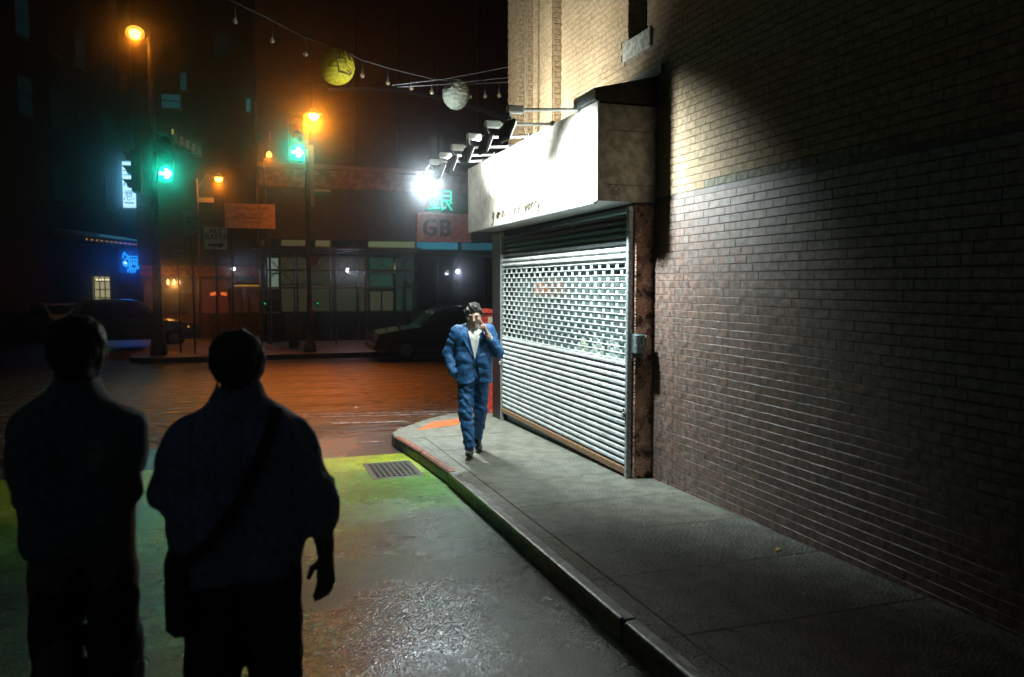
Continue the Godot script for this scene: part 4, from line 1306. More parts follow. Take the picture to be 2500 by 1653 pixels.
# ---------------------------------------------------------------- signs
func build_signs() -> void:
	var ink := mat(0.03, 0.03, 0.035, 0.7)
	var post := mat(0.10, 0.10, 0.105, 0.5, 0.5)
	var a := thing("direction_sign", Vector3(-0.93, -0.13, -25.0), "white ALL TRAFFIC sign with a right arrow on a thin post", "sign")
	put(a, "plate", box(Vector3(0.64, 0.66, 0.012), 0.004), mat(0.70, 0.72, 0.64, 0.6, 0.0, 0.2, 2.0), Vector3(0, 3.41, 0))
	put(a, "lettering", words("ALL", 0.15, 0.006, true), ink, Vector3(0, 3.62, 0.008))
	put(a, "lettering", words("TRAFFIC", 0.15, 0.006, true), ink, Vector3(0, 3.44, 0.008))
	put(a, "arrow", prism([Vector2(-0.22, 0.03), Vector2(0.1, 0.03), Vector2(0.1, 0.085), Vector2(0.24, 0.0), Vector2(0.1, -0.085), Vector2(0.1, -0.03), Vector2(-0.22, -0.03)], 0.006), ink, Vector3(0, 3.21, 0.008))
	put(a, "post", tube([Vector3(0, 0, -0.04), Vector3(0, 3.8, -0.04)], [0.03], 8), post)
	var b := thing("parking_sign", Vector3(-1.59, -0.13, -25.2), "grey violet notice plate left of the ALL TRAFFIC sign", "sign")
	put(b, "plate", box(Vector3(0.43, 0.68, 0.012), 0.004), mat(0.34, 0.32, 0.40, 0.6, 0.0, 0.3, 2.0), Vector3(0, 3.86, 0), Basis(Vector3.BACK, 0.06))
	put(b, "print", strokes([[Vector2(-0.12, 0.12), Vector2(0.12, 0.12)], [Vector2(-0.12, 0.0), Vector2(0.1, 0.0)], [Vector2(-0.1, -0.14), Vector2(0.12, -0.14)]], 0.04, 0.004), mat(0.09, 0.09, 0.12, 0.7), Vector3(0, 3.86, 0.008))
	put(b, "post", tube([Vector3(0, 0, -0.04), Vector3(0, 4.2, -0.04)], [0.028], 8), post)
	var c := thing("small_notice", Vector3(-2.05, -0.13, -26.0), "small square grey notice low beside the left lamp post", "sign")
	put(c, "plate", box(Vector3(0.33, 0.31, 0.012), 0.004), mat(0.18, 0.15, 0.14, 0.6), Vector3(0, 2.95, 0))
	put(c, "print", strokes([[Vector2(-0.1, 0.05), Vector2(0.1, 0.05)], [Vector2(-0.1, -0.04), Vector2(0.08, -0.04)]], 0.03, 0.004), ink, Vector3(0, 2.95, 0.008))
	put(c, "post", tube([Vector3(0, 0, -0.04), Vector3(0, 3.1, -0.04)], [0.026], 8), post)
	# peach notice on the hoarding
	var d := thing("peach_notice", Vector3(0.05, -0.13, -28.5), "large peach coloured notice board with lines of dark print", "notice board")
	put(d, "board", box(Vector3(1.62, 0.82, 0.03), 0.006), mat(0.72, 0.52, 0.42, 0.7, 0.0, 0.15, 1.0), Vector3(0, 4.36, 0))
	# rows of print too small to read
	var pr := RandomNumberGenerator.new()
	pr.seed = 12
	for t in [[-0.62, 0.62, 0.26, 0.085], [-0.45, 0.44, 0.06, 0.085], [-0.55, 0.50, -0.06, 0.085], [-0.40, 0.42, -0.21, 0.045]]:
		var ls := []
		var px: float = t[0]
		while px < t[1]:
			var hh: float = t[3] * pr.randf_range(0.75, 1.0)
			if pr.randf() > 0.13:
				ls.append([Vector2(px, -hh / 2), Vector2(px, hh / 2)])
				if pr.randf() > 0.4:
					ls.append([Vector2(px, hh * pr.randf_range(-0.45, 0.45)), Vector2(px + 0.03, hh * pr.randf_range(-0.45, 0.45))])
			px += pr.randf_range(0.026, 0.042)
		put(d, "print", strokes(ls, 0.012, 0.004), mat(0.16, 0.09, 0.06, 0.8), Vector3(0, 4.36 + t[2], 0.018))
	for x in [-0.6, 0.6]:
		put(d, "support_post", tube([Vector3(x, 0, -0.05), Vector3(x, 4.7, -0.05)], [0.04], 8), post)
	# bank signs
	var g := thing("bank_sign", Vector3(6.79, 4.08, -29.82), "dull pink bank sign board reading GB", "sign")
	put(g, "board", box(Vector3(2.11, 1.07, 0.12), 0.01), mat(0.55, 0.33, 0.32, 0.6, 0.0, 0.2, 1.0), Vector3(0.27, 0, 0))
	put(g, "letters", words("GB", 0.62, 0.04, true), mat(0.03, 0.035, 0.04, 0.5), Vector3(-0.02, -0.02, 0.08))
	var y := thing("neon_character", Vector3(6.9, 5.12, -29.80), "glowing teal Chinese character over the GB sign", "neon sign")
	var yin := [[[0.25, 0.0], [0.02, 0.22]], [[0.25, 0.0], [0.46, 0.2]], [[0.10, 0.25], [0.40, 0.25]], [[0.04, 0.45], [0.46, 0.45]], [[0.25, 0.25], [0.25, 0.95]], [[0.1, 0.58], [0.14, 0.8]], [[0.4, 0.58], [0.36, 0.8]], [[0.02, 0.97], [0.48, 0.92]], [[0.58, 0.03], [0.95, 0.03], [0.95, 0.52], [0.58, 0.52]], [[0.58, 0.27], [0.95, 0.27]], [[0.58, 0.03], [0.58, 1.0], [0.72, 0.88]], [[0.72, 0.52], [0.98, 1.0]], [[0.98, 0.62], [0.8, 0.74]]]
	put(y, "neon_strokes", strokes(scaled(yin, 0.95, 0.72), 0.07, 0.05), glow(0.0, 0.95, 0.66, 0.85))
	put(y, "backing", box(Vector3(1.05, 0.8, 0.04)), M.dark, Vector3(0, 0, -0.06))
	lamp_area(y, Vector3(0, 0, 0.08), Vector3.BACK, Vector2(0.9, 0.7), Color(0.1, 1.0, 0.8), 0.25)
	# tall white lit sign
	var v := thing("vertical_light_sign", Vector3(-6.13, 7.31, -48.0), "tall white lit sign box with dark Chinese characters", "lit sign")
	put(v, "sign_box", box(Vector3(0.76, 2.56, 0.3), 0.02), mat(0.1, 0.2, 0.25, 0.5))
	put(v, "lit_sign_panel", box(Vector3(0.68, 2.46, 0.02)), glow(0.62, 0.90, 1.0, 1.05), Vector3(0, 0, 0.16))
	var heart := [[[0.15, 0.4], [0.05, 0.8]], [[0.35, 0.3], [0.38, 0.85], [0.7, 0.9], [0.78, 0.65]], [[0.5, 0.15], [0.58, 0.4]], [[0.8, 0.3], [0.95, 0.6]]]
	var mean := [[[0.5, 0.0], [0.5, 0.08]], [[0.12, 0.12], [0.88, 0.12]], [[0.3, 0.16], [0.36, 0.24]], [[0.7, 0.16], [0.64, 0.24]], [[0.02, 0.28], [0.98, 0.28]], [[0.25, 0.36], [0.75, 0.36], [0.75, 0.64], [0.25, 0.64], [0.25, 0.36]], [[0.25, 0.5], [0.75, 0.5]], [[0.1, 0.75], [0.03, 0.98]], [[0.32, 0.72], [0.35, 0.97], [0.68, 0.98], [0.72, 0.85]], [[0.5, 0.7], [0.55, 0.82]], [[0.85, 0.74], [0.96, 0.92]]]
	var one := [[[0.05, 0.5], [0.95, 0.45]], [[0.2, 0.1], [0.3, 0.3], [0.75, 0.25]], [[0.1, 0.95], [0.95, 0.95]]]
	put(v, "characters", strokes(scaled(one, 0.5, 0.5), 0.05, 0.01), ink, Vector3(0, 0.75, 0.175))
	put(v, "characters", strokes(scaled(heart, 0.5, 0.52), 0.05, 0.01), ink, Vector3(0, 0.1, 0.175))
	put(v, "characters", strokes(scaled(mean, 0.52, 0.55), 0.035, 0.01), ink, Vector3(0, -0.55, 0.175))
	put(v, "small_print", strokes([[Vector2(-0.2, 0), Vector2(-0.1, 0)], [Vector2(-0.05, 0), Vector2(0.05, 0)], [Vector2(0.1, 0), Vector2(0.2, 0)]], 0.07, 0.01), ink, Vector3(0, -0.97, 0.175))
	put(v, "bracket", box(Vector3(0.7, 0.06, 0.06)), post, Vector3(-0.5, 0.9, -0.1))
	put(v, "edge_light", box(Vector3(0.05, 2.0, 0.05)), glow(1.0, 0.5, 0.05, 0.35), Vector3(0.47, -0.45, 0.05))
	lamp_area(v, Vector3(0, 0, 0.25), Vector3.BACK, Vector2(0.68, 2.4), Color(0.35, 0.75, 1.0), 3.0)
	var rl := thing("red_sign_light", Vector3(-5.9, 8.85, -48.0), "small red lamp on top of the white vertical sign", "lamp")
	put(rl, "lamp_globe", lathe([Vector2(0, -0.2), Vector2(0.1, -0.15), Vector2(0.11, 0.1), Vector2(0.06, 0.19), Vector2(0, 0.2)], 12), glow(0.9, 0.02, 0.08, 0.55))
	put(rl, "foot", tube([Vector3(0, -0.3, 0), Vector3(0, -0.18, 0)], [0.03], 6), post)
	# blue neon sign
	var n := thing("blue_neon_sign", Vector3(-6.07, 3.11, -46.9), "bright blue neon sign of small characters at left", "neon sign")
	put(n, "backing", box(Vector3(0.95, 1.25, 0.06)), M.dark, Vector3(0, 0, -0.06))
	var marks := [[[0.05, 0.3], [0.18, 0.02], [0.24, 0.14], [0.36, 0.16], [0.36, 0.34], [0.2, 0.34]], [[0.08, 0.48], [0.2, 0.42], [0.36, 0.6], [0.28, 0.72], [0.1, 0.62], [0.08, 0.48]], [[0.46, 0.22], [1.0, 0.22], [1.0, 0.8], [0.46, 0.8], [0.46, 0.22]], [[0.46, 0.36], [1.0, 0.36]], [[0.58, 0.44], [0.56, 0.72]], [[0.74, 0.4], [0.74, 0.62]], [[0.88, 0.44], [0.88, 0.74]], [[0.62, 0.58], [0.86, 0.56]], [[0.36, 0.84], [0.36, 0.98]], [[0.5, 0.84], [0.54, 1.0]], [[0.66, 0.84], [0.66, 1.0]], [[0.8, 0.86], [0.8, 0.98]]]
	put(n, "neon_tube", strokes(scaled(marks, 0.8, 1.1), 0.05, 0.03), glow(0.02, 0.38, 1.0, 1.5))
	put(n, "neon_spot", lathe([Vector2(0, -0.1), Vector2(0.1, 0), Vector2(0, 0.1)], 12), glow(0.5, 0.85, 1.0, 1.6), Vector3(-0.22, -0.04, 0))
	lamp_area(n, Vector3(0, 0, 0.1), Vector3.BACK, Vector2(0.8, 1.1), Color(0.05, 0.4, 1.0), 1.6)
	var cs := thing("cyan_shop_sign", Vector3(-7.0, 0.98, -45.4), "small cyan lit sign beneath the yellow window", "lit sign")
	put(cs, "sign_box", box(Vector3(0.46, 0.44, 0.08)), M.dark)
	put(cs, "sign_letters", strokes([[Vector2(-0.17, 0.12), Vector2(-0.12, -0.12)], [Vector2(-0.12, -0.12), Vector2(-0.05, 0.1)], [Vector2(0.0, -0.12), Vector2(0.03, 0.12), Vector2(0.08, -0.12)], [Vector2(0.13, 0.12), Vector2(0.12, -0.12)]], 0.05, 0.02), glow(0.3, 0.95, 1.0, 1.5), Vector3(0, 0, 0.05))
	put(cs, "stand", box(Vector3(0.06, 1.05, 0.06)), post, Vector3(0, -0.74, -0.02))
	# yellow diamond and newspaper box
	var yd := thing("diamond_sign", Vector3(-1.13, -0.13, -26.6), "dim yellow diamond warning sign before the restaurant", "sign")
	put(yd, "plate", box(Vector3(0.26, 0.26, 0.012), 0.003), mat(0.35, 0.26, 0.03, 0.6), Vector3(0, 0.98, 0), Basis(Vector3.BACK, PI / 4))
	put(yd, "mark", strokes([[Vector2(0, 0.07), Vector2(0, -0.07)], [Vector2(-0.05, 0.03), Vector2(0, 0.08)]], 0.025, 0.004), ink, Vector3(0, 0.98, 0.009))
	put(yd, "post", tube([Vector3(0, 0, -0.03), Vector3(0, 1.1, -0.03)], [0.02], 8), post)
	var nb := thing("newspaper_box", Vector3(1.3, -0.13, -26.8), "dull yellow newspaper box on the far pavement under the scaffold", "newspaper box")
	put(nb, "case", box(Vector3(0.44, 0.72, 0.4), 0.03), mat(0.26, 0.20, 0.04, 0.6, 0.0, 0.3, 2.0), Vector3(0, 0.70, 0))
	put(nb, "door", box(Vector3(0.34, 0.36, 0.02), 0.006), mat(0.05, 0.05, 0.04, 0.3), Vector3(0, 0.84, 0.205))
	put(nb, "coin_box", box(Vector3(0.2, 0.14, 0.16), 0.01), mat(0.2, 0.16, 0.04, 0.6), Vector3(0.05, 1.12, 0))
	put(nb, "pedestal", box(Vector3(0.3, 0.34, 0.28), 0.01), post, Vector3(0, 0.17, 0))
	# small green indicator lamps
	for q in [[0.45, "left tiny green indicator lamp under the scaffold"], [2.14, "right tiny green indicator lamp beside the middle lamp post"]]:
		var gl := thing("indicator_box", Vector3(q[0], 1.28, -27.5), q[1], "indicator lamp", "green indicator lamps")
		put(gl, "case", box(Vector3(0.1, 0.2, 0.07), 0.01), M.dark)
		put(gl, "led_lamp", lathe([Vector2(0, -0.03), Vector2(0.04, 0), Vector2(0, 0.03)], 8), glow(0.0, 0.9, 0.25, 0.9), Vector3(0, 0.02, 0.04))

# ---------------------------------------------------------------- parked cars
func make_car(called: String, at: Vector3, turn: float, label: String, body: Material, tall: float, leng: float, tail_on := false) -> Node3D:
	var c := thing(called, at, label, "car", "cars parked along the far street", turn)
	var h := leng / 2
	# side outline: x along the car (front +x), y up
	var lower := [Vector2(-h, 0.30), Vector2(h, 0.30), Vector2(h + 0.02, 0.55), Vector2(h - 0.08, 0.80), Vector2(h - 1.05, 0.95), Vector2(-h + 0.25, 1.0), Vector2(-h, 0.85)]
	var cabin := [Vector2(h - 1.25, 0.94), Vector2(h - 1.95, tall - 0.05), Vector2(h - 2.3, tall), Vector2(-h + 0.9, tall), Vector2(-h + 0.55, tall - 0.08), Vector2(-h + 0.18, 0.98)]
	put(c, "body", prism(lower, 1.78), body)
	put(c, "cabin", prism(cabin, 1.52), body)
	var glassy := [Vector2(h - 1.45, 1.0), Vector2(h - 2.02, tall - 0.12), Vector2(-h + 0.78, tall - 0.12), Vector2(-h + 0.5, 1.0)]
	for s in [-1.0, 1.0]:
		put(c, "side_window", prism(glassy, 0.02), M.dark_glass, Vector3(0, 0, s * 0.765))
	put(c, "windscreen", box(Vector3(0.02, 0.62, 1.35)), M.dark_glass, Vector3(h - 1.60, 0.5 * (0.95 + tall), 0), Basis(Vector3.BACK, atan2(0.7, tall - 0.99)))
	put(c, "rear_window", box(Vector3(0.02, 0.42, 1.3)), M.dark_glass, Vector3(-h + 0.33, 0.5 * (1.0 + tall), 0), Basis(Vector3.BACK, -atan2(0.37, tall - 1.06)))
	for x in [-h + 0.85, h - 0.85]:
		for s in [-1.0, 1.0]:
			var w := put(c, "wheel", lathe([Vector2(0.19, -0.1), Vector2(0.32, -0.09), Vector2(0.33, 0.0), Vector2(0.32, 0.09), Vector2(0.19, 0.1)], 18), M.rubber, Vector3(x, 0.33, s * 0.82), Basis(Vector3.RIGHT, PI / 2))
			put(w, "rim", lathe([Vector2(0, -0.07), Vector2(0.19, -0.08), Vector2(0.19, 0.08), Vector2(0, 0.07)], 12), M.grey_metal)
	for s in [-1.0, 1.0]:
		put(c, "tail_light", box(Vector3(0.04, 0.2, 0.28), 0.01), mat(0.35, 0.02, 0.02, 0.2), Vector3(-h - 0.01, 0.78, s * 0.7))
		put(c, "headlight", box(Vector3(0.05, 0.14, 0.34), 0.01), mat(0.5, 0.5, 0.5, 0.1, 0.6), Vector3(h - 0.01, 0.68, s * 0.66))
	put(c, "number_plate", box(Vector3(0.02, 0.14, 0.34)), mat(0.06, 0.05, 0.04, 0.5), Vector3(-h - 0.012, 0.72, 0))
	put(c, "bumper", box(Vector3(0.12, 0.16, 1.7), 0.03), mat(0.06, 0.06, 0.065, 0.3), Vector3(-h - 0.02, 0.42, 0))
	put(c, "bumper", box(Vector3(0.12, 0.16, 1.7), 0.03), mat(0.06, 0.06, 0.065, 0.3), Vector3(h + 0.02, 0.42, 0))
	if tail_on:
		put(c, "side_marker_light", box(Vector3(0.06, 0.05, 0.02)), glow(1.0, 0.45, 0.05, 0.8), Vector3(h - 0.4, 0.72, 0.9))
	return c

func build_cars() -> void:
	var black := mat(0.012, 0.012, 0.016, 0.16)
	black.clearcoat_enabled = true
	black.clearcoat_roughness = 0.05
	make_car("parked_car", Vector3(5.6, -0.27, -23.4), PI, "black car parked at the far kerb behind the man in blue", black, 1.55, 4.5)
	make_car("parked_car", Vector3(-4.0, -0.28, -31.0), 0.12, "dark grey sport utility car parked behind the left lamp post", mat(0.04, 0.045, 0.055, 0.25), 1.68, 4.4, true)
	make_car("parked_car", Vector3(-7.35, -0.28, -37.0), -PI / 2 + 0.5, "silver car lit blue by the signs, seen from behind at far left", mat(0.45, 0.5, 0.55, 0.28, 0.3), 1.42, 4.3)

# ---------------------------------------------------------------- string lights and paper lanterns
func build_string_lights() -> void:
	var Z := -12.3
	var cable_pts := [[-6.5, 9.6], [-3.0, 7.45], [-0.52, 6.18], [-0.19, 5.97], [0.37, 5.74], [0.83, 5.55], [1.14, 5.47], [1.47, 5.36], [1.65, 5.3], [2.04, 5.21], [2.38, 5.15], [2.75, 5.1], [2.9, 5.09], [3.4, 5.07], [3.98, 5.15]]
	var s := thing("string_lights", Vector3(0, 0, Z), "string of unlit clear bulbs on a cable sagging across the alley", "string lights")
	var cord := mat(0.06, 0.06, 0.058, 0.6)
	var p := []
	var q := []
	for i in cable_pts.size():
		var v: Array = cable_pts[i]
		p.append(Vector3(v[0], v[1], 0))
		q.append(Vector3(v[0], v[1] + 0.015 * sin(i * 2.1), 0.015 * cos(i * 1.7)))
	put(s, "cable", tube(p, [0.007], 6), cord)
	put(s, "cable", tube(q, [0.006], 6), cord)
	var cap := lathe([Vector2(0, 0.075), Vector2(0.014, 0.075), Vector2(0.016, 0.03), Vector2(0, 0.03)], 10)
	var gl := lathe([Vector2(0.013, 0.03), Vector2(0.02, 0.012), Vector2(0.034, -0.012), Vector2(0.033, -0.03), Vector2(0.02, -0.048), Vector2(0, -0.053)], 12)
	var gm := StandardMaterial3D.new()
	gm.albedo_color = Color(0.75, 0.68, 0.55, 0.45)
	gm.transparency = BaseMaterial3D.TRANSPARENCY_ALPHA
	gm.roughness = 0.08
	for v in [[-0.62, 6.02], [-0.12, 5.69], [0.38, 5.47], [0.85, 5.32], [1.67, 5.08], [2.05, 5.0], [2.41, 4.95], [2.73, 4.91], [3.34, 4.89], [3.59, 4.91], [3.82, 4.94]]:
		var b := put(s, "bulb", gl, gm, Vector3(v[0], v[1], 0))
		put(b, "socket", cap, cord)
		put(b, "filament", tube([Vector3(0, 0.02, 0), Vector3(0.006, -0.015, 0), Vector3(-0.006, -0.03, 0)], [0.004], 5), mat(0.5, 0.4, 0.25, 0.3, 0.6))
		var cy := 6.2
		for i in cable_pts.size() - 1:
			if v[0] >= cable_pts[i][0] and v[0] <= cable_pts[i + 1][0]:
				cy = lerpf(cable_pts[i][1], cable_pts[i + 1][1], (v[0] - cable_pts[i][0]) / (cable_pts[i + 1][0] - cable_pts[i][0]))
		put(b, "lead", tube([Vector3(0, 0.07, 0), Vector3(0, cy - v[1], 0)], [0.004], 5), cord)
	var w := thing("span_wires", Vector3(0, 0, -12.0), "two thin bare wires from the tan building to the lantern string", "wires")
	put(w, "wire", tube([Vector3(3.9, 5.29, 0.05), Vector3(2.9, 5.06, -0.1), Vector3(2.11, 4.95, -0.3)], [0.004], 5), M.galvanised)
	put(w, "wire", tube([Vector3(3.9, 5.13, 0.05), Vector3(2.9, 4.98, -0.1), Vector3(2.2, 4.93, -0.3)], [0.004], 5), M.galvanised)
	# yellow round lantern with a line drawing of a boot
	var y := thing("yellow_paper_lantern", Vector3(1.29, 5.16, Z), "round yellow paper lantern with a dark line drawing hanging on the cable", "paper lantern")
	var ym := mat(0.75, 0.62, 0.02, 0.8, 0.0, 0.25, 3.0)
	ym.backlight_enabled = true
	ym.backlight = lin(0.3, 0.25, 0.0)
	put(y, "lantern_paper", lantern_mesh(0.265, 0.262, 0.0), ym)
	put(y, "hook", tube([Vector3(0, 0.26, 0), Vector3(0, 0.30, 0)], [0.006], 6), cord)
	var draw := [[[-0.03, 0.05], [0.10, 0.06]], [[-0.03, 0.05], [0.0, -0.05], [0.0, -0.13]], [[0.0, -0.13], [0.17, -0.15], [0.20, -0.11]], [[0.02, -0.12], [0.18, -0.135]], [[0.10, 0.06], [0.11, -0.02], [0.19, -0.08], [0.20, -0.11]], [[0.06, 0.24], [0.09, 0.1]], [[0.02, 0.23], [0.03, 0.1]], [[0.14, 0.17], [0.17, 0.06], [0.20, 0.05]], [[0.16, 0.15], [0.19, 0.06]], [[0.12, -0.08], [0.17, -0.11]], [[0.13, -0.10], [0.18, -0.12]]]
	var ds := new_st()
	for l in draw:
		for i in l.size() - 1:
			for k in 5:
				var a := Vector2(l[i][0], l[i][1]).lerp(Vector2(l[i + 1][0], l[i + 1][1]), k / 5.0)
				var b := Vector2(l[i][0], l[i][1]).lerp(Vector2(l[i + 1][0], l[i + 1][1]), (k + 1) / 5.0)
				var A := Vector3(a.x, a.y, sqrt(maxf(0.0725 - a.length_squared(), 0.0)))
				var B := Vector3(b.x, b.y, sqrt(maxf(0.0725 - b.length_squared(), 0.0)))
				add_tube(ds, [A, B], [0.006], 5)
	put(y, "line_drawing", ds.commit(), mat(0.03, 0.03, 0.02, 0.9))
	var g := thing("white_paper_lantern", Vector3(3.11, 4.89, Z), "dented off white paper lantern next to the tan building", "paper lantern")
	var wm := mat(0.62, 0.68, 0.54, 0.85, 0.0, 0.25, 3.0)
	put(g, "lantern_paper", lantern_mesh(0.205, 0.235, 0.05), wm)
	put(g, "hook", tube([Vector3(0, 0.235, 0), Vector3(0, 0.26, 0)], [0.006], 6), cord)

func lantern_mesh(r: float, h: float, dent: float) -> ArrayMesh:
	var st := new_st()
	var rows := 48
	var sides := 40
	var n := FastNoiseLite.new()
	n.seed = 4
	n.frequency = 3.0
	var at := func(i: int, k: int) -> Vector3:
		var a := PI * i / rows
		var t := TAU * k / sides
		var q := Vector3(cos(t) * sin(a), cos(a), sin(t) * sin(a))
		var rr := 1.0 + (0.005 if i % 4 < 2 else -0.004) + n.get_noise_3dv(q) * (0.012 + dent)
		if dent > 0.0:
			rr -= 0.30 * exp(-q.distance_squared_to(Vector3(-0.72, 0.62, 0.35)) / 0.10)
		return Vector3(q.x * r, q.y * h, q.z * r) * rr
	for i in rows:
		for k in sides:
			quad(st, at.call(i, k), at.call(i, (k + 1) % sides), at.call(i + 1, (k + 1) % sides), at.call(i + 1, k))
	return st.commit()

func build_red_box() -> void:
	var gy := SLOPE * -12.4 + 0.13
	var r := thing("red_call_box", Vector3(3.62, gy, -12.42), "tall red street call box with a hood behind the man in blue", "call box", "", -0.25)
	var red := mat(0.60, 0.05, 0.025, 0.42, 0.0, 0.35, 3.0)
	put(r, "column", box(Vector3(0.36, 1.1, 0.30), 0.012), red, Vector3(0, 0.55, 0))
	put(r, "head", box(Vector3(0.38, 0.52, 0.32), 0.012), mat(0.46, 0.03, 0.018, 0.45, 0.0, 0.4, 3.0), Vector3(0, 1.37, 0))
	put(r, "hood", prism([Vector2(-0.24, 1.60), Vector2(-0.235, 1.63), Vector2(-0.16, 1.68), Vector2(0.0, 1.70), Vector2(0.16, 1.68), Vector2(0.235, 1.63), Vector2(0.24, 1.60), Vector2(0.16, 1.63), Vector2(-0.16, 1.63)], 0.40), red)
	put(r, "sticker", box(Vector3(0.11, 0.10, 0.003)), mat(0.35, 0.28, 0.2, 0.6), Vector3(0.09, 1.52, 0.1615))
	put(r, "sticker", box(Vector3(0.06, 0.08, 0.003)), mat(0.03, 0.22, 0.42, 0.5), Vector3(0.14, 1.36, 0.1615))
	put(r, "sticker", box(Vector3(0.05, 0.07, 0.003)), mat(0.4, 0.38, 0.35, 0.5), Vector3(0.06, 1.36, 0.1615))
	put(r, "coin_return", box(Vector3(0.1, 0.06, 0.01)), M.grey_metal, Vector3(0.1, 1.24, 0.165))
	put(r, "plinth", box(Vector3(0.42, 0.05, 0.36), 0.01), red, Vector3(0, 0.025, 0))

# ---------------------------------------------------------------- people
func build_people() -> void:
	cloth_noise.seed = 9
	cloth_noise.frequency = 1.0
	cloth_noise.fractal_octaves = 3
	build_man()
	build_walker()
	build_companion()

func add_head(st: SurfaceTool, c: Vector3, s: float, face: float, tilt := 0.0) -> void:
	# c is the centre of the skull, face +1 looks to +z and -1 to -z
	var f := Field.new(c - Vector3(0.14, 0.26, 0.16) * s, c + Vector3(0.14, 0.14, 0.16) * s, 0.0055)
	var P := func(x: float, y: float, z: float) -> Vector3:
		return c + Basis(Vector3.RIGHT, tilt) * Vector3(x, y, z * face) * s
	f.bone(P.call(0, 0.012, -0.018), P.call(0, 0.0, 0.012), 0.086 * s, 0.078 * s, 0.03, 0.93)
	f.bone(P.call(0, -0.05, 0.02), P.call(0, -0.085, 0.04), 0.066 * s, 0.05 * s, 0.03)
	f.bone(P.call(-0.022, -0.118, 0.058), P.call(0.022, -0.118, 0.058), 0.026 * s, 0.026 * s, 0.03)
	for q in [-1.0, 1.0]:
		f.bone(P.call(q * 0.045, -0.03, 0.052), P.call(q * 0.04, -0.06, 0.05), 0.03 * s, 0.03 * s, 0.02)
		f.bone(P.call(q * 0.080, 0.0, -0.005), P.call(q * 0.076, -0.045, 0.0), 0.018 * s, 0.011 * s, 0.006)
	f.bone(P.call(-0.042, 0.022, 0.074), P.call(0.042, 0.022, 0.074), 0.013 * s, 0.013 * s, 0.012)
	f.bone(P.call(0, 0.012, 0.084), P.call(0, -0.036, 0.106), 0.0095 * s, 0.0135 * s, 0.012)
	f.bone(P.call(-0.012, -0.04, 0.092), P.call(0.012, -0.04, 0.092), 0.009 * s, 0.009 * s, 0.008)
	f.bone(P.call(-0.02, -0.075, 0.083), P.call(0.02, -0.075, 0.083), 0.0085 * s, 0.0085 * s, 0.008)
	f.bone(P.call(-0.016, -0.089, 0.081), P.call(0.016, -0.089, 0.081), 0.009 * s, 0.009 * s, 0.008)
	f.bone(P.call(0, -0.1, -0.02), P.call(0, -0.24, -0.035), 0.054 * s, 0.056 * s, 0.03)
	f.each(func(p: Vector3, v: float) -> float:
		var q := Basis(Vector3.RIGHT, -tilt) * (p - c) / s
		q.z *= face
		var e := Vector3(absf(q.x) - 0.032, q.y + 0.002, q.z - 0.102).length() - 0.017
		return maxf(v, -e * s))
	f.emit(st)

